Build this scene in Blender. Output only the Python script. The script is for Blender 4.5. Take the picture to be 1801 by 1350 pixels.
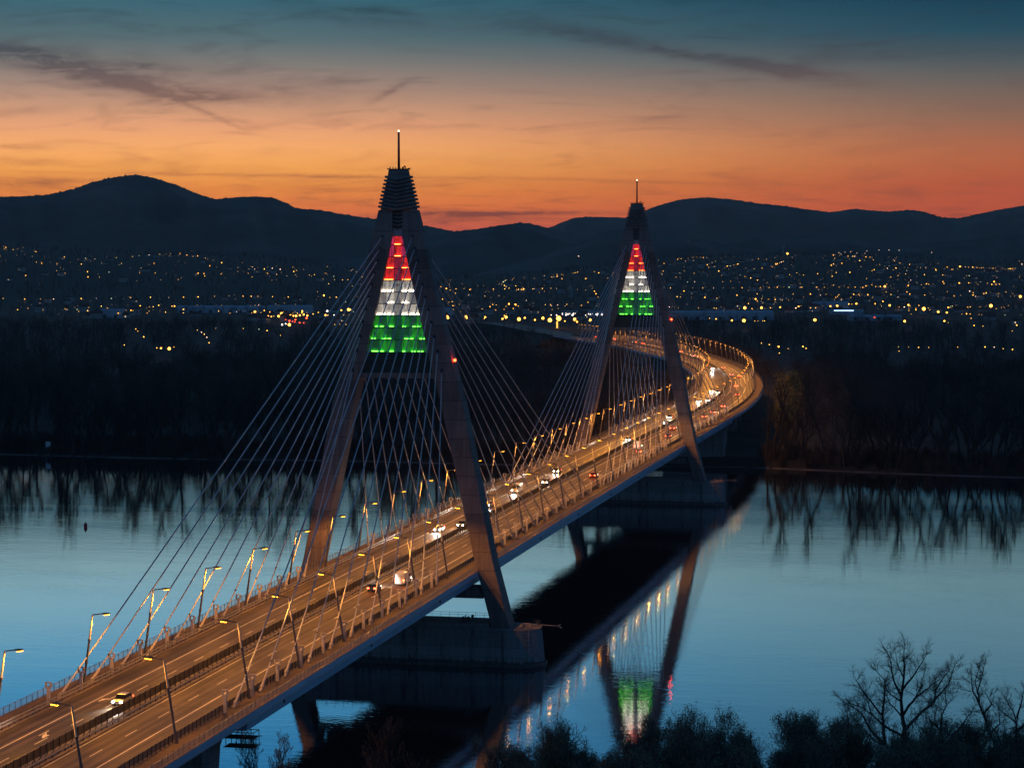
import bpy, math, random
import numpy as np
from mathutils import Vector, Matrix

R = math.radians
scene = bpy.context.scene
for o in list(bpy.data.objects): bpy.data.objects.remove(o)
COL = scene.collection

def lin(r, g, b, a=1.0):
    f = lambda c: (c/12.92 if c <= 0.04045 else ((c+0.055)/1.055)**2.4)
    return (f(r/255), f(g/255), f(b/255), a)

# ------------------------------------------------------------------ camera
cam_d = bpy.data.cameras.new('camera'); cam_o = bpy.data.objects.new('camera', cam_d); COL.objects.link(cam_o)
cam_d.sensor_width = 36; cam_d.sensor_fit = 'HORIZONTAL'; cam_d.lens = 36*3937.03/1801
cam_d.clip_start = 1; cam_d.clip_end = 60000
_r = Vector((0.97659661, 0.21507361, -0.00155178)); _u = Vector((-0.01063922, 0.05551365, 0.99840124)); _f = Vector((-0.2148159, 0.97501876, -0.05650266))
cam_o.matrix_world = Matrix(((_r.x, _u.x, -_f.x, 120.156), (_r.y, _u.y, -_f.y, -439.26), (_r.z, _u.z, -_f.z, 82.165), (0, 0, 0, 1)))
scene.camera = cam_o
scene.render.resolution_x = 1024; scene.render.resolution_y = 767
scene.view_settings.view_transform = 'Standard'; scene.view_settings.look = 'None'
scene.view_settings.exposure = 0.0; scene.view_settings.gamma = 1.0
scene.render.engine = 'CYCLES'
cy = scene.cycles
cy.use_denoising = True
try: cy.denoiser = 'OPENIMAGEDENOISE'
except Exception: pass
cy.max_bounces = 5; cy.diffuse_bounces = 2; cy.glossy_bounces = 3; cy.transmission_bounces = 3; cy.transparent_max_bounces = 6
cy.sample_clamp_indirect = 4.0
cy.use_light_tree = True; cy.caustics_reflective = False; cy.caustics_refractive = False
cy.blur_glossy = 0.0
HAZE = 3.0e-5              # even density of the evening air (volume at the end)

# ------------------------------------------------------------------ node helper
class NT:
    def __init__(self, tree): self.t = tree; self.n = tree.nodes; self.l = tree.links
    def node(self, typ, **kw):
        n = self.n.new(typ)
        for k, v in kw.items(): setattr(n, k, v)
        return n
    def put(self, sock, v):
        if isinstance(v, bpy.types.NodeSocket): self.l.new(v, sock)
        elif v is not None: sock.default_value = v
    def m(self, op, a, b=None, c=None, clamp=False):
        n = self.node('ShaderNodeMath', operation=op, use_clamp=clamp)
        for i, v in enumerate((a, b, c)): self.put(n.inputs[i], v)
        return n.outputs[0]
    def vm(self, op, a, b=None):
        n = self.node('ShaderNodeVectorMath', operation=op)
        self.put(n.inputs[0], a); self.put(n.inputs[1], b)
        return n.outputs[0]
    def xyz(self, x, y, z=0.0):
        n = self.node('ShaderNodeCombineXYZ')
        for i, v in enumerate((x, y, z)): self.put(n.inputs[i], v)
        return n.outputs[0]
    def sep(self, v):
        n = self.node('ShaderNodeSeparateXYZ'); self.put(n.inputs[0], v); return n.outputs
    def mapr(self, v, a, b, c=0.0, d=1.0, smooth=True):
        n = self.node('ShaderNodeMapRange', interpolation_type='SMOOTHSTEP' if smooth else 'LINEAR', clamp=True)
        for i, q in enumerate((v, a, b, c, d)): self.put(n.inputs[i], q)
        return n.outputs[0]
    def noise(self, vec, scale=1.0, detail=3.0, rough=0.5, dist=0.0):
        n = self.node('ShaderNodeTexNoise'); self.put(n.inputs['Vector'], vec)
        n.inputs['Scale'].default_value = scale; n.inputs['Detail'].default_value = detail
        n.inputs['Roughness'].default_value = rough; n.inputs['Distortion'].default_value = dist
        return n.outputs[0]
    def mix(self, f, a, b, mode='MIX'):
        n = self.node('ShaderNodeMix', data_type='RGBA', blend_type=mode)
        self.put(n.inputs[0], f); self.put(n.inputs[6], a); self.put(n.inputs[7], b)
        return n.outputs[2]
    def ramp(self, f, stops, interp='LINEAR'):
        n = self.node('ShaderNodeValToRGB'); cr = n.color_ramp; cr.interpolation = interp
        self.put(n.inputs[0], f)
        cr.elements[0].position = stops[0][0]; cr.elements[0].color = stops[0][1]
        cr.elements[1].position = stops[-1][0]; cr.elements[1].color = stops[-1][1]
        for p, c in stops[1:-1]:
            e = cr.elements.new(p); e.color = c
        return n.outputs[0]

# ------------------------------------------------------------------ dusk sky (by direction: elevation and compass bearing)
world = bpy.data.worlds.new('World'); scene.world = world; world.use_nodes = True
W = NT(world.node_tree); W.n.clear()
_dir = W.node('ShaderNodeTexCoord').outputs['Generated']
dx_, dy_, dz_ = W.sep(_dir)
EL = W.m('MULTIPLY', W.m('ARCSINE', dz_), 57.29578)
AZ = W.m('MULTIPLY', W.m('ARCTAN2', dx_, dy_), 57.29578)
fac = W.m('DIVIDE', EL, 40.0, clamp=True)
def stops(l): return [(e/40.0, lin(*c)) for e, c in l]
left = W.ramp(fac, stops([(0, (206, 86, 80)), (0.75, (226, 104, 72)), (1.2, (238, 124, 60)), (1.75, (252, 150, 62)), (2.25, (255, 171, 82)), (2.75, (255, 176, 104)), (3.25, (236, 164, 116)), (3.8, (200, 150, 119)), (4.3, (163, 134, 119)), (4.9, (124, 120, 115)), (5.5, (88, 110, 115)), (6.6, (52, 101, 117)), (7.1, (136, 168, 170)), (8.0, (164, 204, 212)), (9.2, (138, 196, 218)), (10.5, (92, 174, 216)), (12.5, (52, 136, 190)), (18, (30, 84, 132)), (28, (20, 54, 92)), (40, (14, 36, 64))]))
right = W.ramp(fac, stops([(0, (182, 74, 60)), (1.0, (196, 85, 52)), (1.8, (194, 89, 52)), (2.4, (187, 100, 61)), (2.9, (168, 101, 70)), (3.5, (138, 100, 80)), (4.2, (108, 95, 86)), (4.9, (73, 86, 90)), (5.6, (38, 76, 92)), (6.6, (15, 60, 82)), (7.1, (100, 132, 136)), (8.0, (128, 166, 172)), (9.2, (116, 158, 172)), (10.5, (94, 142, 162)), (12.5, (64, 116, 144)), (18, (28, 78, 118)), (28, (20, 54, 92)), (40, (14, 36, 64))]))
away = W.ramp(fac, stops([(0, (64, 92, 122)), (8, (66, 114, 154)), (18, (52, 106, 162)), (28, (34, 78, 126)), (40, (20, 46, 78))]))
sky = W.mix(W.mapr(AZ, -20, 1.5), left, right)
sky = W.mix(W.mapr(W.m('ABSOLUTE', W.m('ADD', AZ, 15.0)), 35, 85), sky, away)
# thin cirrus: wisps stretched along the horizon
wv = W.xyz(W.m('MULTIPLY', AZ, 0.28), W.m('MULTIPLY', EL, 1.9))
wn = W.noise(wv, 1.0, 6, 0.62, 1.2)
wn2 = W.noise(W.xyz(W.m('MULTIPLY', AZ, 0.6), W.m('MULTIPLY', EL, 6.0), 3.0), 1.0, 5, 0.6, 0.8)
wob = W.m('MULTIPLY', W.m('SUBTRACT', W.noise(W.xyz(W.m('MULTIPLY', AZ, 0.7), W.m('MULTIPLY', EL, 0.9), 9.0), 1.0, 5, 0.6), 0.5), 1.0)
def streak(a0, e0, half, thick, slope, k, soft=0.5):
    da = W.m('SUBTRACT', AZ, a0)
    de = W.m('SUBTRACT', W.m('SUBTRACT', EL, e0), W.m('MULTIPLY', da, slope))
    de = W.m('ADD', de, W.m('MULTIPLY', wob, soft))
    q = W.m('ADD', W.m('POWER', W.m('ABSOLUTE', W.m('DIVIDE', da, half)), 2.0), W.m('POWER', W.m('ABSOLUTE', W.m('DIVIDE', de, thick)), 2.0))
    g = W.m('POWER', 2.718, W.m('MULTIPLY', q, -1.0))
    return W.m('MULTIPLY', g, k)
S_ = [(-22.3, 4.75, 3.6, 0.42, -0.12, 0.36, 0.8), (-18.0, 4.1, 3.0, 0.30, 0.05, 0.20, 0.7), (-7.2, 4.95, 3.2, 0.16, -0.17, 0.75, 0.5), (-5.4, 4.68, 1.3, 0.2, -0.12, 0.75, 0.4), (-10.8, 5.7, 2.2, 0.24, -0.16, 0.5, 0.6),
      (-24.0, 4.85, 2.6, 0.3, -0.26, 0.62, 0.6), (-21.0, 4.25, 2.4, 0.14, -0.12, 0.4, 0.6), (-20.5, 3.98, 0.95, 0.08, 0.0, 0.42, 0.25), (-20.1, 3.62, 0.85, 0.07, -0.42, 0.42, 0.2), (-15.5, 4.2, 0.5, 0.09, 0.55, 0.4, 0.2),
      (-17.5, 2.06, 5.5, 0.05, -0.012, 0.42, 0.12), (-24.6, 1.9, 1.9, 0.11, 0.0, 0.5, 0.3), (-24.6, 2.4, 1.0, 0.08, 0.0, 0.35, 0.3), (-24.8, 2.75, 0.9, 0.06, 0.0, 0.35, 0.3), (-24.9, 3.6, 1.2, 0.1, 0.1, 0.3, 0.3),
      (-12.4, 1.12, 2.3, 0.055, 0.004, 0.75, 0.06), (-13.6, 1.0, 2.4, 0.14, 0.0, 0.42, 0.15), (-16.3, 6.1, 2.2, 0.28, -0.1, 0.4, 0.7), (-8.6, 1.9, 3.0, 0.045, -0.03, 0.3, 0.15), (-8.8, 3.55, 1.4, 0.05, -0.02, 0.25, 0.15), (-1.2, 2.55, 0.6, 0.07, 0.1, 0.25, 0.2), (-3.0, 5.2, 3.5, 0.3, -0.05, 0.3, 0.7), (-18.5, 3.35, 1.0, 0.1, 0.2, 0.2, 0.3)]
tot = None
for p in S_:
    g = streak(*p); tot = g if tot is None else W.m('ADD', tot, g)
mod = W.mapr(W.noise(W.xyz(W.m('MULTIPLY', AZ, 1.3), W.m('MULTIPLY', EL, 5.0), 1.7), 1.0, 6, 0.65, 0.6), 0.22, 0.62)
tot = W.m('MULTIPLY', tot, W.m('ADD', 0.25, W.m('MULTIPLY', mod, 1.0)))
thin = W.m('MULTIPLY', W.mapr(wn, 0.47, 0.72), 0.42)
thin2 = W.m('MULTIPLY', W.m('MULTIPLY', W.mapr(wn2, 0.48, 0.72), W.mapr(EL, 3.2, 1.0)), 0.36)
tot = W.m('MULTIPLY', W.m('MINIMUM', W.m('ADD', W.m('ADD', tot, thin), thin2), 0.9), 0.86)
cloudc = W.ramp(fac, stops([(0, (120, 58, 58)), (1.1, (104, 56, 54)), (2.2, (168, 92, 58)), (3.5, (126, 90, 78)), (5, (68, 68, 74)), (6.5, (34, 58, 72)), (40, (14, 34, 60))]))
tot = W.m('MULTIPLY', tot, W.mapr(EL, 9.0, 7.0))
sky = W.mix(tot, sky, cloudc)
bg = W.node('ShaderNodeBackground'); W.l.new(sky, bg.inputs[0]); W.l.new(W.mapr(EL, 4.3, 6.0, 1.26, 1.08), bg.inputs[1])
W.l.new(bg.outputs[0], W.node('ShaderNodeOutputWorld').inputs[0])
world.cycles.sampling_method = 'MANUAL'; world.cycles.sample_map_resolution = 1024


#GROUND-BEGIN
CAM = np.array([120.156, -439.26, 82.165])
AZ0 = -0.21686            # heading of the view, radians from +Y towards +X
# skyline of the built-up hill: azimuth from the view axis (deg), height of its crest (m)
TOWN_CREST = [(-60,60),(-30,90),(-13,112),(-11,100),(-8.7,90),(-6.5,84),(-5,62),(-3,27),(-0.5,25),(0.8,40),(2.2,55),(4.3,78),(5.8,82),(8,88),(10.2,78),(11.6,64),(13,68),(30,70),(60,50)]
def sstep(t):
    t = np.clip(t, 0, 1); return t*t*(3-2*t)
def shore_far(x):
    return 428 + 4*np.sin(x*0.013) + 2.2*np.sin(x*0.041+1) - 0.05*np.maximum(x-20, 0)*4.0 - 0.04*np.maximum(-x-150, 0)
def shore_near(x):
    return -118 + 3*np.sin(x*0.017+2) + 1.5*np.sin(x*0.06)
def ground_z(x, y):
    x = np.asarray(x, float); y = np.asarray(y, float)
    dx = x-CAM[0]; dy = y-CAM[1]
    dep = dx*np.sin(AZ0)+dy*np.cos(AZ0); rng_ = np.hypot(dx, dy)
    az = np.degrees(np.arctan2(dx, dy)-AZ0); az = (az+180) % 360-180
    crest = np.interp(az, [a for a, _ in TOWN_CREST], [h for _, h in TOWN_CREST])
    f = y-shore_far(x); n = shore_near(x)-y
    d = np.maximum(f, n)                      # metres inland (negative = river)
    z = np.where(d < 0, np.maximum(-4, d*0.25), 3.2*sstep(d/9)+1.3*sstep((d-20)/120))
    z = z+0.35*np.sin(x*0.11)*np.sin(y*0.09)*(d > 3)
    up = sstep((rng_-3300)/2700)*(np.abs(az) < 75)
    back = sstep((rng_-6100)/1800)
    z = z+np.where(d > 0, up*(crest-5)-back*(crest-5)*0.6, 0)
    return z
#GROUND-END

#ROAD-BEGIN
def _build_axis():
    ss = np.arange(-300, 2301, 1.0); x = []; y = []; hd = []
    px, py, h = 0.0, -300.0, 0.0
    for s_ in ss:
        x.append(px); y.append(py); hd.append(h)
        k = 0.0
        if 450 < s_ < 1010: k = 5.8e-4
        elif s_ > 1750: k = 6.5e-4
        h += k
        px -= math.sin(h); py += math.cos(h)
    return ss, np.array(x), np.array(y), np.array(hd)
AX_S, AX_X, AX_Y, AX_H = _build_axis()
def road_z(s_):
    s_ = np.asarray(s_, float); t = np.minimum(s_, 330)/100
    z = 18.924+0.538*t-0.083*t*t
    return z-(s_ > 1150)*(np.clip((s_-1150)/600, 0, 1)**1.0)*9.0
def frame(s_):
    x = np.interp(s_, AX_S, AX_X); y = np.interp(s_, AX_S, AX_Y); h = np.interp(s_, AX_S, AX_H)
    return x, y, road_z(s_), h
def at(s_, u, dz=0.0):
    x, y, z, h = frame(s_)
    return (float(x+u*np.cos(h)), float(y+u*np.sin(h)), float(z+dz))
#ROAD-END

# ------------------------------------------------------------------ materials
def pmat(name, col, rough=0.75, var=0.3, scale=0.6, metal=0.0, bump=0.0, emit=None, es=0.0, sample=False, stretch=(1, 1, 1), dark=None):
    """principled material, its colour broken up by noise in object space"""
    m = bpy.data.materials.new(name); m.use_nodes = True
    T = NT(m.node_tree); b = m.node_tree.nodes['Principled BSDF']
    co = T.node('ShaderNodeTexCoord').outputs['Object']
    v = T.vm('MULTIPLY', co, stretch)
    n = T.noise(v, scale, 5, 0.6)
    c2 = dark if dark else tuple(x*(1-var) for x in col[:3])
    c1 = tuple(min(1, x*(1+var*0.6)) for x in col[:3])
    cc = T.ramp(n, [(0.3, (*c2, 1)), (0.7, (*c1, 1))])
    T.l.new(cc, b.inputs['Base Color'])
    b.inputs['Roughness'].default_value = rough; b.inputs['Metallic'].default_value = metal
    if bump:
        bn = T.node('ShaderNodeBump'); bn.inputs['Strength'].default_value = 0.6; bn.inputs['Distance'].default_value = bump
        T.l.new(n, bn.inputs['Height']); T.l.new(bn.outputs[0], b.inputs['Normal'])
    if emit:
        b.inputs['Emission Color'].default_value = (*emit[:3], 1); b.inputs['Emission Strength'].default_value = es
        if not sample: m.cycles.emission_sampling = 'NONE'
    return m

def concrete(name, col, lift=3.8, stain=0.5, tide=None):
    m = bpy.data.materials.new(name); m.use_nodes = True
    T = NT(m.node_tree); b = m.node_tree.nodes['Principled BSDF']
    co = T.node('ShaderNodeTexCoord').outputs['Object']
    x, y, z = T.sep(co)
    big = T.noise(co, 0.18, 5, 0.6); fine = T.noise(co, 2.2, 5, 0.65)
    drip = T.noise(T.vm('MULTIPLY', co, (1.4, 1.4, 0.09)), 1.0, 5, 0.6)
    band = T.noise(T.xyz(0.0, 0.0, T.m('FLOOR', T.m('DIVIDE', z, lift))), 3.7, 1, 0.5)
    v = T.m('ADD', T.m('MULTIPLY', big, 0.5), T.m('ADD', T.m('MULTIPLY', fine, 0.35), T.m('ADD', T.m('MULTIPLY', drip, stain*1.3), T.m('MULTIPLY', band, 0.8))))
    v = T.mapr(v, 0.80, 1.55)
    c = T.mix(v, tuple(q*0.42 for q in col)+(1,), tuple(min(1, q*1.25) for q in col)+(1,))
    fr = T.m('FRACT', T.m('DIVIDE', z, lift))
    c = T.mix(T.m('MULTIPLY', T.m('LESS_THAN', fr, 0.04), 0.8), c, tuple(q*0.3 for q in col)+(1,))
    bd = T.m('FRACT', T.m('DIVIDE', z, 0.42))
    c = T.mix(T.m('MULTIPLY', T.m('LESS_THAN', bd, 0.09), 0.22), c, tuple(q*0.3 for q in col)+(1,))
    if tide is not None:                              # wet, weedy band left by the river
        lvl = T.m('ADD', z, T.m('MULTIPLY', T.m('SUBTRACT', drip, 0.5), 2.6))
        c = T.mix(T.m('MULTIPLY', T.mapr(lvl, tide, tide-0.5), 0.75), c, (0.022, 0.024, 0.02, 1))
        run = T.noise(T.vm('MULTIPLY', co, (0.5, 0.5, 0.05)), 1.0, 6, 0.7)
        c = T.mix(T.m('MULTIPLY', T.mapr(run, 0.54, 0.66), 0.7), c, (0.03, 0.03, 0.03, 1))
    T.l.new(c, b.inputs['Base Color']); b.inputs['Roughness'].default_value = 0.85
    bn = T.node('ShaderNodeBump'); bn.inputs['Distance'].default_value = 0.03; bn.inputs['Strength'].default_value = 0.5
    T.l.new(fine, bn.inputs['Height']); T.l.new(bn.outputs[0], b.inputs['Normal'])
    return m

SOD = (1.0, 0.355, 0.035)
M = {}
M['pylon'] = concrete('pylon_concrete', (0.27, 0.215, 0.195))
M['pier'] = concrete('pier_concrete', (0.25, 0.24, 0.23), 2.0, 0.7, 1.5)
M['stone'] = pmat('quoin_stone', (0.24, 0.24, 0.25), 0.8, 0.35, 1.2)
M['girder'] = pmat('painted_steel', (0.28, 0.48, 0.64), 0.5, 0.18, 0.25, stretch=(1, 0.3, 1))
M['soffit'] = pmat('soffit_steel', (0.20, 0.22, 0.25), 0.6, 0.25, 0.3)
M['footway'] = pmat('footway_asphalt', (0.16, 0.125, 0.11), 0.9, 0.3, 0.8)
M['kerb'] = pmat('kerb_concrete', (0.22, 0.20, 0.19), 0.9, 0.3, 1.0)
M['galv'] = pmat('galvanised_steel', (0.36, 0.36, 0.37), 0.45, 0.25, 1.5, metal=0.35)
M['post'] = pmat('painted_post', (0.50, 0.47, 0.43), 0.6, 0.2, 1.5)
M['dsteel'] = pmat('dark_steel', (0.055, 0.055, 0.06), 0.5, 0.3, 1.5)
M['screen'] = pmat('screen_mesh', (0.045, 0.042, 0.04), 0.8, 0.3, 1.5)
M['cable'] = pmat('cable_sheath', (0.52, 0.55, 0.58), 0.45, 0.12, 0.4)
M['cabdk'] = pmat('cable_socket', (0.03, 0.03, 0.032), 0.5, 0.2, 2)
M['paint'] = pmat('line_paint', (0.80, 0.79, 0.74), 0.7, 0.25, 2.5)
M['mast'] = pmat('red_mast_paint', (0.34, 0.04, 0.03), 0.5, 0.2, 1.0)
M['pole'] = pmat('lamp_pole_steel', (0.11, 0.11, 0.12), 0.5, 0.2, 1.2)
M['bulb'] = pmat('sodium_bulb', (0.9, 0.7, 0.4), 0.4, 0.1, 1, emit=(1.0, 0.34, 0.015), es=22.0)
M['poletop_lit'] = pmat('lamp_pole_top_lit_tint', (0.58, 0.54, 0.46), 0.5, 0.15, 1.2)  # same paint as the pole; the lamp's light is put into this paler colour
M['bowl'] = pmat('sodium_bowl', (0.05, 0.04, 0.02), 0.4, 0.1, 1, emit=(1.0, 0.43, 0.035), es=0.55)
M['beacon'] = pmat('red_beacon', (0.8, 0.05, 0.02), 0.4, 0.1, 1, emit=(1.0, 0.035, 0.008), es=26.0, sample=True)
M['tip'] = pmat('mast_lamp', (0.9, 0.8, 0.7), 0.4, 0.1, 1, emit=(1.0, 0.72, 0.45), es=9.0)
M['frame'] = pmat('glazing_frame', (0.07, 0.07, 0.075), 0.5, 0.2, 1)
M['dglass'] = pmat('unlit_glazing', (0.035, 0.05, 0.045), 0.25, 0.25, 0.6)
def lit(name, base, em, es):
    """backlit glass: even light broken by the vertical folds of the sheets behind it"""
    m = bpy.data.materials.new(name); m.use_nodes = True
    T = NT(m.node_tree); b = m.node_tree.nodes['Principled BSDF']
    co = T.node('ShaderNodeTexCoord').outputs['Object']
    n = T.noise(T.vm('MULTIPLY', co, (3.6, 1, 0.22)), 1.0, 4, 0.65); n2 = T.noise(co, 1.4, 4, 0.6)
    v = T.mapr(T.m('ADD', T.m('MULTIPLY', n, 0.7), T.m('MULTIPLY', n2, 0.3)), 0.40, 0.60, 0.15, 1.55)
    b.inputs['Base Color'].default_value = (*base, 1); b.inputs['Roughness'].default_value = 0.5
    b.inputs['Emission Color'].default_value = (*em, 1)
    T.l.new(T.m('MULTIPLY', v, es), b.inputs['Emission Strength'])
    m.cycles.emission_sampling = 'NONE'
    return m
def strip(name, em, es): return pmat(name, (0.8, 0.8, 0.8), 0.5, 0.05, 1, emit=em, es=es, sample=True)
M['red_b'] = lit('red_glass', (0.75, 0.05, 0.06), (1.0, 0.03, 0.03), 0.5)
M['red_p'] = lit('pink_glass', (0.75, 0.12, 0.22), (0.80, 0.03, 0.13), 0.4)
M['red_d'] = lit('dim_red_glass', (0.6, 0.10, 0.14), (0.7, 0.015, 0.055), 0.26)
M['wht_b'] = lit('white_glass', (0.75, 0.72, 0.66), (1.0, 0.86, 0.66), 0.30)
M['wht_d'] = lit('dim_white_glass', (0.7, 0.68, 0.62), (1.0, 0.84, 0.64), 0.15)
M['grn_b'] = lit('green_glass', (0.12, 0.6, 0.12), (0.03, 0.62, 0.025), 0.24)
M['grn_d'] = lit('dim_green_glass', (0.10, 0.35, 0.14), (0.02, 0.34, 0.06), 0.09)
M['st_r'] = strip('red_light_strip', (1.0, 0.20, 0.03), 13.0)
M['st_w'] = strip('white_light_strip', (1.0, 0.88, 0.68), 13.0)
M['st_g'] = strip('green_light_strip', (0.16, 1.0, 0.06), 8.5)

# ------------------------------------------------------------------ mesh helpers
class MB:
    """collects primitives and links them as one mesh object"""
    def __init__(self): self.v = []; self.f = []; self.mi = []; self.k = 0
    def add(self, vs, fs, mi=None):
        b = len(self.v); self.v += [tuple(p) for p in vs]
        for f in fs: self.f.append(tuple(i+b for i in f)); self.mi.append(self.k if mi is None else mi)
        return self
    def hexa(self, p):
        return self.add(p, [(0, 3, 2, 1), (4, 5, 6, 7), (0, 1, 5, 4), (1, 2, 6, 5), (2, 3, 7, 6), (3, 0, 4, 7)])
    def box(self, c, s, rz=0.0):
        x, y, z = (q/2 for q in s); ca, sa = math.cos(rz), math.sin(rz)
        P = [(-x, -y, -z), (x, -y, -z), (x, y, -z), (-x, y, -z), (-x, -y, z), (x, -y, z), (x, y, z), (-x, y, z)]
        return self.hexa([(c[0]+a*ca-b*sa, c[1]+a*sa+b*ca, c[2]+d) for a, b, d in P])
    def tube(self, p0, p1, r0, r1=None, n=8, caps=True):
        r1 = r0 if r1 is None else r1
        p0 = Vector(p0); p1 = Vector(p1); d = (p1-p0).normalized()
        a = d.orthogonal().normalized(); b = d.cross(a)
        vs = []
        for p, r in ((p0, r0), (p1, r1)):
            for i in range(n):
                t = 2*math.pi*i/n; vs.append(p+a*(r*math.cos(t))+b*(r*math.sin(t)))
        fs = [(i, (i+1) % n, n+(i+1) % n, n+i) for i in range(n)]
        if caps: fs += [tuple(range(n))[::-1], tuple(range(n, 2*n))]
        return self.add(vs, fs)
    def bar(self, p0, p1, w, h):
        """rectangular bar, h measured along world z as far as possible"""
        p0 = Vector(p0); p1 = Vector(p1); d = (p1-p0).normalized()
        s = d.cross(Vector((0, 0, 1)))
        s = Vector((1, 0, 0)) if s.length < 1e-4 else s.normalized()
        u = s.cross(d); s *= w/2; u *= h/2
        return self.hexa([p0-s-u, p0+s-u, p1+s-u, p1-s-u, p0-s+u, p0+s+u, p1+s+u, p1-s+u])
    def ball(self, c, r, n=10, m=6, sz=1.0):
        vs = [(c[0], c[1], c[2]-r*sz)]
        for j in range(1, m):
            t = -math.pi/2+math.pi*j/m
            vs += [(c[0]+r*math.cos(t)*math.cos(2*math.pi*i/n), c[1]+r*math.cos(t)*math.sin(2*math.pi*i/n), c[2]+r*sz*math.sin(t)) for i in range(n)]
        vs.append((c[0], c[1], c[2]+r*sz))
        fs = [(0, 1+(i+1) % n, 1+i) for i in range(n)]
        for j in range(m-2):
            o = 1+j*n; fs += [(o+i, o+(i+1) % n, o+n+(i+1) % n, o+n+i) for i in range(n)]
        o = 1+(m-2)*n; fs += [(o+i, o+(i+1) % n, len(vs)-1) for i in range(n)]
        return self.add(vs, fs)
    def loft(self, rings, caps=True):
        n = len(rings[0]); vs = [p for r in rings for p in r]; fs = []
        for j in range(len(rings)-1):
            o = j*n; fs += [(o+i, o+(i+1) % n, o+n+(i+1) % n, o+n+i) for i in range(n)]
        if caps: fs += [tuple(range(n))[::-1], tuple(range(len(vs)-n, len(vs)))]
        return self.add(vs, fs)
    def sweep(self, prof, ss, caps=True):
        """closed (u, dz) outline carried along the road axis"""
        return self.loft([[at(s, u, dz) for u, dz in prof] for s in ss], caps)
    def sheet(self, u0, u1, dz, ss):
        rows = [[at(s, u0, dz), at(s, u1, dz)] for s in ss]
        vs = [p for r in rows for p in r]
        return self.add(vs, [(2*i, 2*i+1, 2*i+3, 2*i+2) for i in range(len(rows)-1)])
    def mesh(self, name, mats):
        me = bpy.data.meshes.new(name); me.from_pydata([tuple(p) for p in self.v], [], self.f)
        for m in (mats if isinstance(mats, (list, tuple)) else [mats]): me.materials.append(m)
        if any(self.mi): me.polygons.foreach_set('material_index', self.mi)
        me.update(); return me
    def build(self, name, mats, parent=None, smooth=False):
        o = bpy.data.objects.new(name, self.mesh(name, mats)); COL.objects.link(o)
        if parent: o.parent = parent
        if smooth: o.data.polygons.foreach_set('use_smooth', [True]*len(o.data.polygons))
        return o

def np_mesh(name, verts, quads, mats, tris=None, smooth=False, midx=None):
    me = bpy.data.meshes.new(name)
    verts = np.asarray(verts, np.float32); me.vertices.add(len(verts)); me.vertices.foreach_set('co', verts.ravel())
    q = np.asarray(quads, np.int32).reshape(-1, 4) if quads is not None else np.zeros((0, 4), np.int32)
    t = np.asarray(tris, np.int32).reshape(-1, 3) if tris is not None else np.zeros((0, 3), np.int32)
    me.loops.add(q.size+t.size); me.loops.foreach_set('vertex_index', np.concatenate([q.ravel(), t.ravel()]))
    me.polygons.add(len(q)+len(t))
    me.polygons.foreach_set('loop_start', np.concatenate([np.arange(len(q))*4, q.size+np.arange(len(t))*3]).astype(np.int32))
    for m in (mats if isinstance(mats, (list, tuple)) else [mats]): me.materials.append(m)
    if midx is not None: me.polygons.foreach_set('material_index', np.asarray(midx, np.int32))
    if smooth: me.polygons.foreach_set('use_smooth', np.ones(len(q)+len(t), bool))
    me.update(calc_edges=True); me.validate(); return me
def link(name, me, parent=None, loc=(0, 0, 0), rz=0.0, sc=1.0):
    o = bpy.data.objects.new(name, me); COL.objects.link(o); o.location = loc; o.rotation_euler = (0, 0, rz); o.scale = (sc, sc, sc) if not isinstance(sc, tuple) else sc
    if parent: o.parent = parent
    return o
def tag(o, label=None, cat=None, group=None, kind=None):
    if label: o['label'] = label
    if cat: o['category'] = cat
    if group: o['group'] = group
    if kind: o['kind'] = kind
    return o
def empty(name, loc=(0, 0, 0), rz=0.0):
    o = bpy.data.objects.new(name, None); COL.objects.link(o); o.location = loc; o.rotation_euler = (0, 0, rz); o.empty_display_size = 0.5
    return o
def dup(root, loc=None, rz=None, sc=None):
    kids = {}
    for o in bpy.data.objects:
        if o.parent: kids.setdefault(o.parent, []).append(o)
    def rec(o, par):
        c = o.copy(); COL.objects.link(c)
        if par is not None: c.parent = par
        for k in kids.get(o, []): rec(k, c)
        return c
    c = rec(root, None)
    if loc is not None: c.location = loc
    if rz is not None: c.rotation_euler = (0, 0, rz)
    if sc is not None: c.scale = (sc, sc, sc)
    return c
def kids_of(o): return [k for k in bpy.data.objects if k.parent == o]
ORD = 'first second third fourth fifth sixth seventh eighth ninth tenth eleventh twelfth thirteenth fourteenth fifteenth sixteenth seventeenth eighteenth nineteenth twentieth'.split()
def nth(i):
    if i < 20: return ORD[i]
    t = i+1; tens = {2: 'twenty', 3: 'thirty', 4: 'forty', 5: 'fifty', 6: 'sixty', 7: 'seventy', 8: 'eighty', 9: 'ninety'}
    h = ''
    if t >= 100: h = 'hundred '; t -= 100
    if t <= 20: return h+ORD[t-1]
    if t % 10 == 0: return h+tens[t//10][:-1]+'ieth'
    return h+tens[t//10]+'-'+ORD[t % 10-1]

class Proto:
    """one finished thing with its parts, copied object by object"""
    def __init__(self, root):
        self.root = root; self.used = False
        kids = {}
        for o in bpy.data.objects:
            if o.parent: kids.setdefault(o.parent, []).append(o)
        self.kids = kids
    def place(self, loc=None, rz=None, sc=None, label=None):
        if not self.used: self.used = True; c = self.root
        else:
            def rec(o, par):
                c = o.copy(); COL.objects.link(c)
                if par is not None: c.parent = par
                for k in self.kids.get(o, []): rec(k, c)
                return c
            c = rec(self.root, None)
        if loc is not None: c.location = loc
        if rz is not None: c.rotation_euler = (0, 0, rz)
        if sc is not None: c.scale = (sc, sc, sc)
        if label: c['label'] = label
        return c

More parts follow.
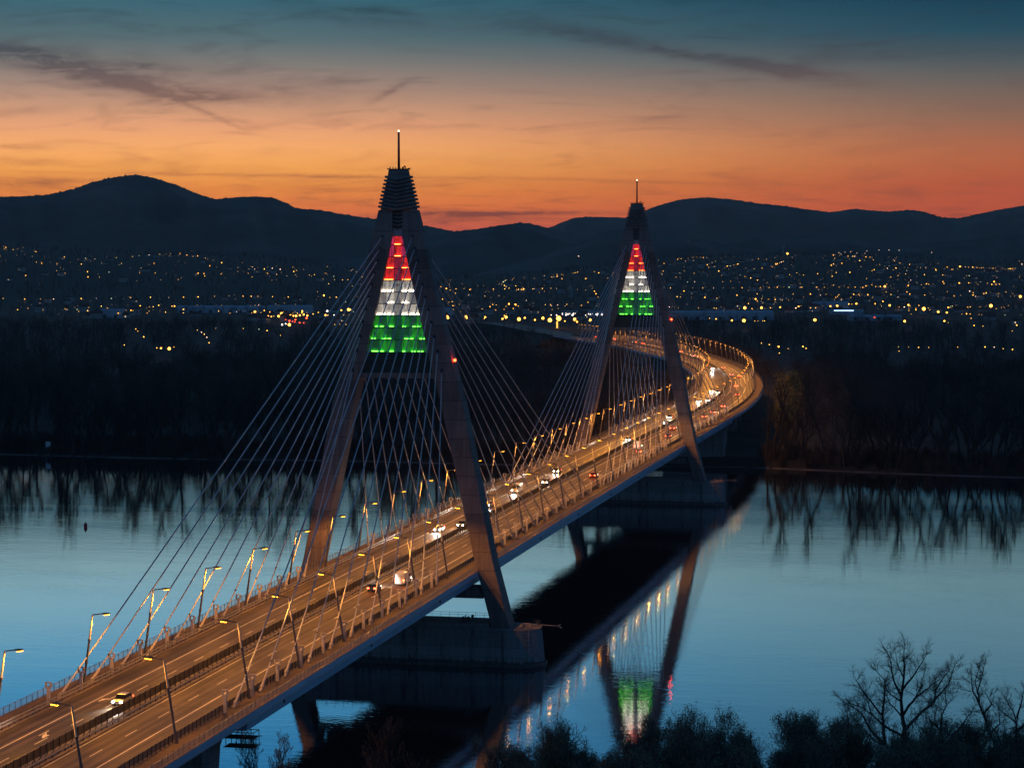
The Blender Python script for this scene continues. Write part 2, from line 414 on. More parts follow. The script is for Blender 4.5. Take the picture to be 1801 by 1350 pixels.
# ------------------------------------------------------------------ ground
def polar_grid(az, rr):
    a = np.radians(az)+AZ0
    X = CAM[0]+np.outer(rr, np.sin(a)); Y = CAM[1]+np.outer(rr, np.cos(a))
    na, nr = len(az), len(rr)
    i, j = np.meshgrid(np.arange(nr-1), np.arange(na-1), indexing='ij')
    b = (i*na+j).ravel()
    return X, Y, np.stack([b, b+1, b+na+1, b+na], 1)
az = np.concatenate([np.arange(-180, -24, 3.0), np.arange(-24, 24, 0.16), np.arange(24, 180.1, 3.0)])
rr = np.concatenate([np.arange(1, 260, 12.0), np.arange(260, 420, 3.0), np.arange(420, 840, 20.0), np.arange(840, 980, 2.5), np.arange(980, 3000, 30.0), np.arange(3000, 9000, 60.0), np.arange(9000, 20001, 1000.0)])
X, Y, Q = polar_grid(az, rr); Z = ground_z(X, Y)
gm = pmat('bank_earth', (0.035, 0.034, 0.026), 0.95, 0.5, 0.05, bump=0.3)
g = link('ground', np_mesh('ground', np.stack([X, Y, Z], -1).reshape(-1, 3), Q, gm, smooth=True)); tag(g, kind='structure')

# pale strip of silt along the far water's edge
bm_ = pmat('bank_silt', (0.20, 0.19, 0.18), 0.95, 0.6, 0.25, stretch=(0.4, 1, 1))
xs = np.arange(-420, 300, 2.0); v = []
rng = np.random.default_rng(3)
for i, x in enumerate(xs):
    y = shore_far(x); w = 1.0+1.6*max(0, math.sin(x*0.09)+math.sin(x*0.031+2))*0.7
    v += [(x, y+0.1, 0.035), (x, y+0.1+w, 0.035+w*0.10+0.15)]
tag(link('shore', np_mesh('shore', v, [(2*i, 2*i+2, 2*i+3, 2*i+1) for i in range(len(xs)-1)], bm_)), kind='structure')

# ------------------------------------------------------------------ water
wm = bpy.data.materials.new('river_water'); wm.use_nodes = True
T = NT(wm.node_tree); T.n.clear()
geo = T.node('ShaderNodeNewGeometry').outputs['Position']
n1 = T.noise(T.vm('MULTIPLY', geo, (0.20, 0.42, 1)), 1.0, 3, 0.55, 0.3)
n2 = T.noise(T.vm('MULTIPLY', geo, (0.75, 1.5, 1)), 1.0, 2, 0.5)
n3 = T.noise(T.vm('MULTIPLY', geo, (0.012, 0.035, 1)), 1.0, 3, 0.6, 0.5)
calm = T.mapr(n3, 0.35, 0.65, 0.55, 1.25)
hgt = T.m('ADD', T.m('MULTIPLY', n1, 0.015), T.m('MULTIPLY', n2, 0.0080))
bp = T.node('ShaderNodeBump'); bp.inputs['Strength'].default_value = 1.0; bp.inputs['Distance'].default_value = 1.0
T.l.new(T.m('MULTIPLY', hgt, calm), bp.inputs['Height'])
gl = T.node('ShaderNodeBsdfGlossy'); gl.inputs['Color'].default_value = (0.90, 0.95, 1.0, 1); gl.inputs['Roughness'].default_value = 0.02
df = T.node('ShaderNodeBsdfDiffuse'); df.inputs['Color'].default_value = (0.010, 0.020, 0.024, 1)
fr = T.node('ShaderNodeFresnel'); fr.inputs['IOR'].default_value = 2.6
T.l.new(bp.outputs[0], gl.inputs['Normal'])
mx = T.node('ShaderNodeMixShader')
T.l.new(T.m('ADD', 0.32, T.m('MULTIPLY', fr.outputs[0], 0.80), clamp=True), mx.inputs[0]); T.l.new(df.outputs[0], mx.inputs[1]); T.l.new(gl.outputs[0], mx.inputs[2])
T.l.new(mx.outputs[0], T.node('ShaderNodeOutputMaterial').inputs[0])
w = link('water', np_mesh('water', [(-6000, -400, 0), (6000, -400, 0), (6000, 700, 0), (-6000, 700, 0)], [(0, 1, 2, 3)], wm)); tag(w, kind='structure')

# ------------------------------------------------------------------ mountains: real ridges 8 to 13 km away
RIDGES = {
 'a': (9600, 1500, [(-40,120),(-24,300),(-18,330),(-12.84,337),(-12.28,340),(-11.73,345),(-11.03,371),(-10.61,398),(-10.19,417),(-9.55,432),(-9.06,420),(-8.49,390),(-8.0,354),(-7.53,330),(-7.07,337),(-6.5,342),(-6.07,338),(-5.78,318),(-5.5,292),(-4.92,285),(-4.35,268),(-3.77,253),(-2.9,234),(-2.03,212),(-1.45,192),(-0.73,148),(0,112),(2,50),(5,20)]),
 'b': (8800, 1100, [(-7,30),(-4.5,80),(-2.9,128),(-2.03,159),(-1.45,183),(-0.87,194),(-0.29,207),(0.22,218),(0.43,216),(0.73,205),(1.23,180),(1.89,153),(2.32,135),(2.9,113),(4.5,60),(7,20)]),
 'c': (12500, 1700, [(-4,30),(-1.5,90),(0.43,200),(1.02,250),(1.23,272),(1.6,303),(2.03,306),(2.61,303),(3.04,300),(3.33,325),(3.48,350),(3.84,375),(4.34,403),(4.99,412),(5.64,399),(6.22,379),(6.93,363),(7.5,343),(8.07,327),(8.64,345),(9.49,329),(10.05,338),(10.34,331),(10.9,293),(11.32,293),(11.73,314),(12.29,338),(12.85,359),(14.5,420),(18,380),(26,250),(40,120)]),
 'd': (7800, 700, [(-1,20),(0.6,80),(1.45,122),(1.89,141),(2.25,163),(2.67,177),(3.05,175),(3.54,167),(4.09,160),(4.74,144),(5.69,119),(6.49,97),(7.51,81),(8.65,65),(11,30)]),
 'e': (8200, 800, [(2.5,40),(4.5,100),(6.22,151),(6.94,165),(7.65,159),(8.65,142),(9.71,121),(10.06,123),(10.41,129),(11.18,137),(11.81,145),(12.16,155),(12.86,165),(16,190),(22,150),(34,60)]),
}
hm = pmat('hill_woods', (0.135, 0.100, 0.078), 0.95, 0.6, 0.0032, bump=0.0, stretch=(1, 1, 3))
for key, (D, wd, pts) in RIDGES.items():
    rng = np.random.default_rng(ord(key))
    a = np.arange(pts[0][0], pts[-1][0], 0.035); t = np.linspace(-1, 1, 61); rr2 = D+t*wd
    X, Y, Q = polar_grid(a, rr2)
    xp = [p[0] for p in pts]; hp = [p[1] for p in pts]
    base = np.interp(a, xp, hp); ker = np.hanning(9); ker /= ker.sum(); crest = np.convolve(np.pad(base, 4, 'edge'), ker, 'valid')
    shp = np.cos(t*np.pi/2)[:, None]**1.5
    ph = rng.uniform(0, 6.28, 8)
    gul = sum(np.sin(a[None, :]*(2.0+1.7*i)+t[:, None]*(1.5+i)+ph[i])*(0.5**(i*0.6)) for i in range(6))
    Zr = crest[None, :]*shp*(1+0.10*gul*np.sin(np.abs(t)[:, None]*np.pi))
    tr = rng.normal(0, 1, (61, len(a)))*3.2*(0.4+0.6*(np.sin(a*37+ph[0])*np.sin(a*11+ph[1])+1)/2)*(np.abs(t)[:, None] < 0.12)
    Zr = np.minimum(Zr, crest[None, :]*(1-0.45*np.abs(t)[:, None]))
    Zr = np.where(np.abs(t)[:, None] < 1e-6, crest[None, :], Zr)+np.abs(tr)-2
    tag(link('hills', np_mesh('hills', np.stack([X, Y, Zr], -1).reshape(-1, 3), Q, hm, smooth=True)), kind='structure')

# ------------------------------------------------------------------ trees
bark = pmat('bark', (0.045, 0.040, 0.036), 0.95, 0.4, 0.8)
twigm = pmat('twigs', (0.080, 0.070, 0.062), 0.95, 0.4, 0.3)
budm = pmat('spring_buds', (0.20, 0.21, 0.14), 0.9, 0.45, 0.25)
leafm = pmat('willow_leaves', (0.20, 0.19, 0.07), 0.9, 0.4, 0.25)

def tubes(segs, sides):
    """all segments (p0, p1, r0, r1) as open tapered prisms"""
    if len(segs) == 0: return np.zeros((0, 3)), np.zeros((0, 4), int)
    A = np.array([s[0] for s in segs], float); B = np.array([s[1] for s in segs], float)
    r0 = np.array([s[2] for s in segs])[:, None, None]; r1 = np.array([s[3] for s in segs])[:, None, None]
    d = B-A; d /= np.linalg.norm(d, axis=1)[:, None]+1e-9
    ref = np.where(np.abs(d[:, 2:3]) < 0.9, [[0, 0, 1.0]], [[1.0, 0, 0]])
    u = np.cross(d, ref); u /= np.linalg.norm(u, axis=1)[:, None]; w = np.cross(d, u)
    t = np.arange(sides)*2*np.pi/sides
    ring = u[:, None, :]*np.cos(t)[None, :, None]+w[:, None, :]*np.sin(t)[None, :, None]
    V = np.concatenate([A[:, None]+ring*r0, B[:, None]+ring*r1], 1).reshape(-1, 3)
    i = np.arange(sides); j = (i+1) % sides
    q = np.stack([i, j, j+sides, i+sides], 1)
    return V, (np.arange(len(segs))[:, None, None]*2*sides+q[None]).reshape(-1, 4)

def grow(seed, H, r0, levels=4, spread=0.8, kids=(4, 5, 5, 4), trunk=0.35, ratio=0.6, forks=3, up=0.12, step=None, jit=0.16, lean=(0, 0)):
    """a branching skeleton; returns trunk-and-limb segments, twig segments and twig ends"""
    rg = random.Random(seed); wood = []; twig = []; tips = []
    def norm(v):
        l = math.sqrt(v[0]**2+v[1]**2+v[2]**2)+1e-9; return (v[0]/l, v[1]/l, v[2]/l)
    def side(d, ang):
        a = rg.uniform(0, 2*math.pi); ref = (0, 0, 1) if abs(d[2]) < 0.9 else (1, 0, 0)
        u = norm((d[1]*ref[2]-d[2]*ref[1], d[2]*ref[0]-d[0]*ref[2], d[0]*ref[1]-d[1]*ref[0]))
        w = (d[1]*u[2]-d[2]*u[1], d[2]*u[0]-d[0]*u[2], d[0]*u[1]-d[1]*u[0])
        c, s = math.cos(ang), math.sin(ang); ca, sa = math.cos(a), math.sin(a)
        return norm(tuple(d[i]*c+(u[i]*ca+w[i]*sa)*s for i in range(3)))
    def branch(p, d, L, r, lev):
        n = max(2, int(round((6, 6, 5, 4, 3, 2)[min(lev, 5)]))); end = r*(0.35 if lev else 0.55)
        for i in range(n):
            t0, t1 = i/n, (i+1)/n
            d = norm((d[0]+rg.gauss(0, jit), d[1]+rg.gauss(0, jit), d[2]+rg.gauss(0, jit)*0.6+up*(0.4 if lev == 0 else 1)))
            q = tuple(p[k]+d[k]*L/n for k in range(3))
            (wood if lev < 3 else twig).append((p, q, r+(end-r)*t0, r+(end-r)*t1))
            p = q
            if lev < levels and (t1 > (trunk if lev == 0 else 0.25)):
                m = kids[min(lev, len(kids)-1)]; cnt = int(m/n*1.4+rg.random())
                for _ in range(cnt):
                    branch(p, side(d, spread*rg.uniform(0.6, 1.15)), L*ratio*rg.uniform(0.7, 1.1)*(1.15-0.45*t1), (r+(end-r)*t1)*0.62, lev+1)
        if lev < levels:
            for _ in range(forks if lev == 0 else 2):
                branch(p, side(d, spread*0.55*rg.uniform(0.5, 1.2)), L*ratio*0.9*rg.uniform(0.8, 1.1), end*0.85, lev+1)
        else: tips.append((p, d))
    branch((0, 0, -0.6), norm((lean[0], lean[1], 1)), H*0.52, r0, 0)
    top = max(s[1][2] for s in wood+twig); k = H/top
    sc = lambda S: [(tuple(c*k for c in a), tuple(c*k for c in b), x, y) for a, b, x, y in S]
    return sc(wood), sc(twig), [(tuple(c*k for c in p), d) for p, d in tips]

def leaf_tris(tips, per, size, spreadr, seed):
    rg = np.random.default_rng(seed); P = np.array([t[0] for t in tips])
    c = np.repeat(P, per, 0)+rg.normal(0, spreadr, (len(P)*per, 3))
    a = rg.normal(0, 1, c.shape); a /= np.linalg.norm(a, axis=1)[:, None]
    b = np.cross(a, rg.normal(0, 1, c.shape)); b /= np.linalg.norm(b, axis=1)[:, None]
    s = size*rg.uniform(0.6, 1.3, (len(c), 1))
    V = np.stack([c-a*s, c+b*s*0.55, c+a*s, c-b*s*0.55], 1).reshape(-1, 3)
    return V, np.arange(len(V)).reshape(-1, 4)

def tree_proto(name, seed, H, r0, sides=(5, 3), buds=0, bsize=0.1, bspread=0.25, bmat=None, twr=1.0, rmin=0, **kw):
    wood, twig, tips = grow(seed, H, r0, **kw)
    if rmin: twig = minr(twig, rmin)
    if twr != 1.0: twig = [(a, b, x*twr, y*twr) for a, b, x, y in twig]
    v, q = tubes(wood, sides[0])
    root = link(name, np_mesh(name+'_wood', v, q, bark, smooth=True))
    v, q = tubes(twig, sides[1]); mi = np.zeros(len(q), int)
    if buds:
        v2, q2 = leaf_tris(tips, buds, bsize, bspread, seed)
        q = np.concatenate([q, q2+len(v)]); v = np.concatenate([v, v2]); mi = np.concatenate([mi, np.ones(len(q2), int)])
    c = link('crown', np_mesh(name+'_crown', v, q, [twigm, bmat or budm], midx=mi), root)
    return Proto(root)

def minr(S, r): return [(a, b, max(x, r), max(y, r)) for a, b, x, y in S]

TOWN = 's:-2278,4659 -2222,4552 -2178,4450 -2163,4466 -1958,3989 -2026,4105 -1803,3718 -2085,4421 -1891,3995 -1865,3964 -1718,3564 -1940,4252 -1845,3997 -1741,3760 -1694,3693 -1778,3863 -1895,4265 -1867,4206 -1801,4023 -1867,4251 -1781,4085 -1877,4343 -1865,4370 -1750,4120 -1681,3774 -1609,3608 -1592,3624 -1643,3794 -1867,4473 -1875,4533 -1883,4617 -1898,4725 -1912,4833 -1919,4917 -1832,4735 -1786,4655 -1795,4710 -1726,4577 -1661,4452 -1605,4353 -1573,4188 -1703,4192 -1653,3989 -1589,3822 -1560,3833 -1466,3623 -1439,3645 -1485,3878 -1469,3869 -1438,3790 -1435,3877 -1496,4151 -1445,4006 -1397,3934 -1479,4200 -1438,4094 -1452,2899 -1413,2895 -1390,2904 -1373,2916 -1355,2932 -1341,2952 -1322,2968 -1301,2981 -1281,3014 -1254,3033 -1226,3043 -1205,3056 -1187,3076 -1169,3105 -1148,3118 -1129,3134 -1113,3129 -1205,2419 -1234,2516 -1166,2416 -1161,2478 -1130,2448 -1086,2351 -1181,2654 -1161,2560 -1118,2525 -1055,2407 -996,2269 -1023,2386 -1127,2671 -1064,2537 -1091,2617 -1090,2629 -1112,2707 -955,2265 -990,2360 -951,2320 -1075,2665 -987,2480 -915,2290 -1042,2693 -1004,2669 -1019,2723 -1010,2713 -901,2384 -853,2292 -866,2355 -972,2717 -967,2722 -828,2306 -585,1284 -636,1454 -731,1671 -706,1614 -655,1642 -630,1586 -609,1537 -576,1454 -534,1345 -658,1703 -627,1698 -534,1226 -525,1240 -1481,4204 -1438,4094 -1407,4018 -1445,4232 -1428,4235 -1375,3992 -1353,3985 -1322,3959 -1462,4429 -1389,4211 -1403,4274 -1337,4062 -1343,3802 -1325,4122 -1312,4092 -1327,4163 -1523,4892 -1364,4360 -1351,4326 -1297,4206 -1245,4041 -1237,4071 -1241,4124 -1180,3788 -1436,4848 -1306,4454 -1132,3790 -1083,3403 -989,3173 -982,3187 -941,3110 -968,3260 -895,2951 -1102,3132 -1078,3137 -1051,3139 -968,2865 -967,2718 -970,2734 -967,2739 -941,2744 -940,2753 -934,2816 -901,2745 -824,2331 -749,2159 -818,2349 -827,2412 -803,2360 -737,2174 -771,2302 -790,2371 -762,2292 -767,2327 -766,2344 -838,2582 -729,2254 -750,2343 -744,2341 -716,2388 -577,1848 -573,1853 -563,1843 -583,1642 -526,1511 -605,1682 -1151,4656 -1057,4274 -1021,4057 -981,3881 -939,3808 -891,3642 -875,3592 -949,3896 -929,3880 -908,3843 -916,3887 -870,3884 -840,3854 -956,4317 -1009,4535 -932,4232 -901,4124 -875,4023 -995,4551 -1005,4610 -976,4448 -995,4629 -843,3907 -820,3838 -859,4043 -808,3812 -797,3782 -789,3775 -769,3784 -769,3796 -750,3784 -713,3574 -710,3608 -731,3772 -718,3762 -712,3759 -694,3755 -661,3676 -633,3609 -642,3726 -607,3557 -583,3439 -550,3278 -517,3006 -926,4661 -900,4679 -876,4500 -866,4510 -879,4630 -866,4580 -816,4312 -858,4672 -856,4681 -859,4721 -747,4224 -804,4639 -773,4523 -690,4167 -729,4446 -719,4403 -778,3416 -751,3410 -646,3113 -637,3107 -633,2845 -624,2830 -608,2719 -572,2575 -551,2506 -575,2759 -578,2849 -548,2544 -591,2748 -546,2593 -515,2551 -516,2620 -554,2854 -548,2864 -526,2762 -530,2827 -483,2554 -490,2630 -509,2778 -528,2889 -490,2807 -456,2634 -461,2772 -798,3190 -763,3038 -740,3002 -740,3023 -678,2778 -677,2782 -685,2846 -631,2677 -614,2525 -624,2547 -577,2414 -597,2557 -573,2497 -581,2541 -581,2553 -597,2402 -608,2461 -475,2113 -474,2215 -492,2306 -598,4332 -581,4200 -660,4758 -507,3826 -526,4027 -546,4282 -510,4179 -474,3821 -462,3832 -491,3628 -476,3611 -452,3612 -436,3615 -416,3603 -397,3608 -380,3616 -361,3603 -345,3607 -329,3614 -312,3606 -296,3605 -283,3624 -271,3627 -262,3625 -434,3488 -407,3388 -433,3300 -413,3259 -406,3248 -384,3224 -340,3205 -660,4980 -659,5030 -628,4848 -617,4813 -641,5124 -629,5098 -620,5100 -613,5098 -604,5095 -534,4568 -533,4597 -537,4679 -541,4768 -513,4433 -469,4258 -439,4067 -427,4168 -404,4087 -388,4029 -404,4219 -369,3963 -347,3882 -319,3789 -406,3819 -394,3843 -479,4486 -473,4496 -467,4513 -466,4575 -459,4803 -452,4870 -433,4805 -427,4818 -379,4450 -371,4407 -377,4533 -376,4554 -376,4603 -375,4637 -374,4674 -374,4904 -348,4626 -402,4326 -388,4350 -336,4172 -326,4047 -304,4085 -296,4152 -274,4054 -249,4097 -253,3746 -241,3613 -238,3614 -230,3760 -212,3624 -198,3615 -201,3532 -233,4146 -213,4002 -217,4166 -187,3687 -172,3624 -248,4443 -248,4508 -289,5050 -273,5041 -268,4812 -260,2952 -322,3332 -293,3380 -274,3285 -261,3087 -265,3189 -254,3080 -252,3167 -240,3157 -229,3045 -233,3171 -227,3140 -216,3130 -232,3381 -203,3248 -202,3371 -181,3322 -168,3251 -176,3373 -150,3243 -150,3284 -153,3349 -347,2723 -325,2662 -299,2677 -275,2661 -271,2654 -258,2669 -251,2675 -237,2637 -221,2648 -201,2702 -173,2700 -163,2674 -172,2852 -159,2863 -146,2710 -138,2700 -147,2829 -137,2823 -127,2899 -129,2537 -216,2157 -150,2036 -147,2041 -143,2050 -141,2051 -77,1417 -66,1374 -43,1223 -45,1313 -36,1340 -31,1312 -251,5009 -240,5012 -237,5037 -219,5037 -209,5018 -198,5000 -234,4799 -206,4740 -196,4746 -179,4811 -138,4907 -130,4797 -113,4694 -89,4625 -151,4554 -149,4320 -151,4271 -135,4360 -126,4395 -111,4337 -109,4419 -82,4323 -78,4175 -60,4179 -60,4492 -50,4535 -26,4446 -24,4409 -41,4188 -5,4224 -7,4643 1,4690 6,4531 23,4748 31,4762 38,4747 47,4774 57,4739 62,4740 67,4733 72,4701 76,4883 85,4684 93,4653 98,4650 103,4647 120,4601 126,4602 130,4607 135,4608 141,4618 153,5221 157,4909 42,4243 47,4277 94,4242 103,4166 148,4159 -234,4561 -184,4436 -143,3956 -118,4019 -101,4043 -90,4107 -190,4171 -44,3858 -58,3941 -58,3843 -54,3732 -43,3755 -32,3774 -24,3813 -20,3806 -7,3821 3,3934 7,3853 51,3932 54,3937 73,3978 95,3868 103,3866 109,3871 70,3867 87,3911 -144,3635 -131,3642 -127,3704 -120,3726 -110,3671 -102,3685 -95,3769 -128,3683 -156,3628 -81,3476 -68,3384 -97,3366 -105,3257 -92,3260 -130,3379 -121,3377 -126,3248 -48,3339 -46,3488 -38,3411 -30,3401 -12,3380 21,3544 30,3389 37,3362 47,3385 59,3576 66,3504 67,3414 72,3353 84,3471 88,3501 106,3443 109,3473 109,3345 121,3545 128,3353 132,3478 135,3355 -104,2941 -118,2921 -71,2969 -54,2825 -26,2770 -19,2767 -14,2838 -3,2885 13,2868 20,2866 -2,2738 3,2612 -9,2679 -4,2561 16,2721 22,2600 44,2822 46,2835 68,2782 72,2791 85,2790 115,2759 108,2688 119,2760 125,2868 6,2383 60,2025 78,2386 68,2384 82,2190 89,2360 92,2365 104,2355 106,2355 120,2363 139,2363 89,1921 98,1911 132,1947 127,1749 38,1356 42,1279 46,1354 54,1347 62,1341 84,1354 105,1362 112,1360 119,1329 126,1322;b:-1060,2320 -1055,2346 -1025,2365 -1018,2366 -1051,2613 -1026,2639 -823,2303 -516,1189 -507,1183 -1427,4125 -1012,3213 -826,2314 -834,2374 -735,2096 -729,2090 -755,2207 -734,2154 -723,2099 -714,2117 -712,2122 -709,2123 -712,2147 -774,2350 -717,2178 -698,2133 -684,2161 -684,2169 -736,2400 -666,2177 -738,2440 -736,2441 -656,2167 -608,1788 -957,3849 -783,3764 -603,2823 -580,2762 -525,2134 -508,2069 -497,2112 -483,2058 -475,2117 -435,2031 -446,2099 -350,1964 -357,3185 -416,5215 -269,3135 -160,3286 -228,2623 -207,2640 -185,2677 -163,2715 -121,2745 -113,2767 -197,2067 -85,2047 -52,1308 20,4690 35,3875 99,3943 -92,3646 -104,3339 -135,3296 144,3304 -104,2875 -96,2922 -63,3036 -41,2799 -16,2829 38,2423 49,2405 44,2687 14,2019 56,2029 74,2357;B:-399,1953 -403,2002 -377,1933 -384,2010 -358,1921 -362,1990 -338,1958 -319,1872 -318,1942 -165,1947 -152,1946 17,2513 101,2695;w:-785,2496 -708,2275 -642,1867 -653,1913 -436,2314 -430,2319 -420,2330 -412,2332 -404,2337 -393,2319 -387,2366 -374,2340;r:-702,2062 -684,2021 -677,2011 -662,1973 -648,1947 -640,1937 -699,2133 -691,2065 -530,2269 -33,2280'
LAMP_XY = [tuple(map(int, t.split(','))) for part in TOWN.split(';') for t in part.split(':')[1].split()]
# --- front of the far wood: single bare trees along the water
protos = []
_kw = [dict(seed=11, H=27, r0=0.42, levels=3, spread=0.62, kids=(7, 5, 4), trunk=0.30, ratio=0.50, up=0.16),
       dict(seed=12, H=25, r0=0.38, levels=3, spread=0.75, kids=(8, 5, 4), trunk=0.25, ratio=0.52, up=0.12),
       dict(seed=13, H=29, r0=0.45, levels=3, spread=0.52, kids=(7, 5, 4), trunk=0.35, ratio=0.46, up=0.2),
       dict(seed=14, H=22, r0=0.36, levels=3, spread=0.85, kids=(8, 5, 4), trunk=0.2, ratio=0.58, up=0.1),
       dict(seed=15, H=26, r0=0.40, levels=3, spread=0.58, kids=(9, 5, 4), trunk=0.4, ratio=0.45, up=0.18),
       dict(seed=16, H=20, r0=0.30, levels=3, spread=0.68, kids=(8, 6, 4), trunk=0.15, ratio=0.55, up=0.14)]
for k in _kw: protos.append(tree_proto('bare_tree', buds=0, twr=1.7, **k))
rg = random.Random(5); spots = []
def road_clear(x, y, m=25):
    k = np.argmin((AX_X-x)**2+(AX_Y-y)**2)
    if AX_S[k] > 1480: m = 17
    return math.hypot(AX_X[k]-x, AX_Y[k]-y) > m
rows = [(6, 3.4, 'row'), (14, 6.0, 'second')]
for back_, stp, nm in rows:
    x = -345.0
    while x < 205:
        if not (nm == 'row' and (-92 < x < -80 or 46 < x < 53)):
            y = float(shore_far(x))+back_+rg.uniform(-2.5, 4)
            if road_clear(x, y, 27): spots.append((x, y, nm))
        x += stp*rg.uniform(0.45, 1.7)
cnt = {'row': 0, 'second': 0}
for x, y, nm in spots:
    p = rg.choice(protos); sc = rg.uniform(0.95, 1.42) if rg.random() > 0.22 else rg.uniform(0.5, 0.85)
    lab = ('bare tree at the far water\'s edge, %s from left in front row' % nth(cnt[nm])) if nm == 'row' else ('bare tree behind the front row of the far bank, %s from left' % nth(cnt[nm]))
    o = p.place((x, y, float(ground_z(x, y))), rg.uniform(0, 6.28), sc, lab)
    tag(o, cat='tree', group='bare trees along the far bank'); cnt[nm] += 1

# --- the flood-plain wood behind them reads as one dark mass
def low_tree(seed, H, n_l, n_t, rad, hollow):
    rg = np.random.default_rng(seed); segs = [((0, 0, -0.5), (0, 0, H*0.5), 0.3, 0.18)]
    for i in range(n_l):
        a = rg.uniform(0, 6.28); h0 = H*rg.uniform(0.2, 0.5); e = rg.uniform(0.05, 1.0)**0.7*1.5
        p1 = (rad*math.sin(e)*math.cos(a), rad*math.sin(e)*math.sin(a), H*(0.55+0.40*math.cos(e))); segs.append(((0, 0, h0), p1, 0.12, 0.05))
        for j in range(n_t):
            t = rg.uniform(0.45, 1.0); b = tuple(t*p1[k]+(1-t)*(0, 0, h0)[k] for k in range(3))
            segs.append((b, (b[0]+rg.normal(0, rad*0.26), b[1]+rg.normal(0, rad*0.26), b[2]+rg.normal(H*0.04, H*0.06)), 0.075, 0.05))
    return tubes(segs, 3)
near_v = [low_tree(40+i, 14+2.5*(i % 4), 10, 8, 5.0+1.2*(i % 3), 0) for i in range(8)]
far_v = [low_tree(60+i, 14+2*(i % 3), 7, 5, 5.6, 0) for i in range(6)]
rgn = np.random.default_rng(8)
def scatter(n, d0, d1, a0, a1, clear=30):
    out = []
    while len(out) < n:
        d = math.sqrt(rgn.uniform(d0*d0, d1*d1)); a = R(rgn.uniform(a0, a1))+AZ0
        x, y = CAM[0]+d*math.sin(a), CAM[1]+d*math.cos(a)
        if y-float(shore_far(x)) < 20 or not road_clear(x, y, clear): continue
        out.append((x, y))
    return np.array(out)
def show_lamps(pts, gap):
    """leave the sight lines to the lamps in the clearings open"""
    d = np.hypot(pts[:, 0]-CAM[0], pts[:, 1]-CAM[1]); a = np.arctan2(pts[:, 0]-CAM[0], pts[:, 1]-CAM[1]); keep = np.ones(len(pts), bool)
    for x, y in LAMP_XY:
        dl = math.hypot(x-CAM[0], y-CAM[1]); al = math.atan2(x-CAM[0], y-CAM[1])
        keep &= ~((np.abs(a-al)*d < 6.5) & (dl-d < gap) & (dl-d > -8))
    return pts[keep]
def mass(name, pts, variants, mat_, smin=0.7, smax=1.15, kind='stuff'):
    Vs, Qs = [], []; o = 0; zz = ground_z(pts[:, 0], pts[:, 1])
    for (x, y), z in zip(pts, zz):
        v, q = variants[rgn.integers(len(variants))]; a = rgn.uniform(0, 6.28); s = rgn.uniform(smin, smax); c, sn = math.cos(a)*s, math.sin(a)*s
        w = np.empty((len(v), 3), np.float32); w[:, 0] = v[:, 0]*c-v[:, 1]*sn+x; w[:, 1] = v[:, 0]*sn+v[:, 1]*c+y; w[:, 2] = v[:, 2]*s*rgn.uniform(0.9, 1.1)+z
        Vs.append(w); Qs.append(q+o); o += len(v)
    return tag(link(name, np_mesh(name, np.concatenate(Vs), np.concatenate(Qs), mat_)), kind=kind)
woodm = pmat('wood_mass', (0.082, 0.069, 0.058), 0.95, 0.85, 0.03)
mass('forest', show_lamps(scatter(2600, 945, 1550, -15.5, 15.5), 330), near_v, woodm)
mass('forest', show_lamps(scatter(3300, 1550, 2420, -15, 15), 330), far_v, woodm)
mass('forest', show_lamps(scatter(1700, 2420, 2900, -15, 15), 300), far_v, woodm, 0.4, 0.75)
# shrubs between the trunks so that the ground does not show
def shrub(seed, H, rad, n):
    rg = np.random.default_rng(seed); segs = []
    for i in range(n):
        a = rg.uniform(0, 6.28); b = rg.uniform(0, rad); segs.append(((b*0.5*math.cos(a), b*0.5*math.sin(a), -0.3), (b*math.cos(a), b*math.sin(a), H*rg.uniform(0.4, 1)), 0.07, 0.05))
    return tubes(segs, 3)
pts = np.array([(x, float(shore_far(x))+rgn.uniform(2, 26)) for x in rgn.uniform(-340, 200, 1500)])
pts = np.array([p for p in pts if road_clear(p[0], p[1], 26)])
mass('undergrowth', pts, [shrub(80+i, 5.5, 2.6, 38) for i in range(4)], woodm, 0.5, 1.2)

# --- leafing willows lit by the street lamps beside the curve
wp = [tree_proto('willow_tree', 31, 17, 0.35, buds=5, bsize=0.42, bspread=0.8, bmat=leafm, levels=3, spread=0.8, kids=(8, 6, 4), trunk=0.2, ratio=0.55, up=0.1),
      tree_proto('willow_tree', 32, 15, 0.33, buds=5, bsize=0.42, bspread=0.8, bmat=leafm, levels=3, spread=0.9, kids=(8, 6, 4), trunk=0.2, ratio=0.55, up=0.08)]
WL = [(562, 30, 'leafing willow closest to the outer side of the bridge curve'), (604, 27, 'leafing willow lit yellow against the widest point of the curve'), (645, 29, 'second leafing willow past the widest point of the curve'),
      (525, 31, 'low leafing willow below the outer parapet near the curve start'), (690, 32, 'leafing willow farthest along the outer side of the curve')]
for i, (s_, u, lab) in enumerate(WL):
    x, y, _ = at(s_, u); o = wp[i % 2].place((x, y, float(ground_z(x, y))), i*1.3, 1.05+0.1*(i % 3), lab); tag(o, cat='tree', group='leafing willows beside the bridge')

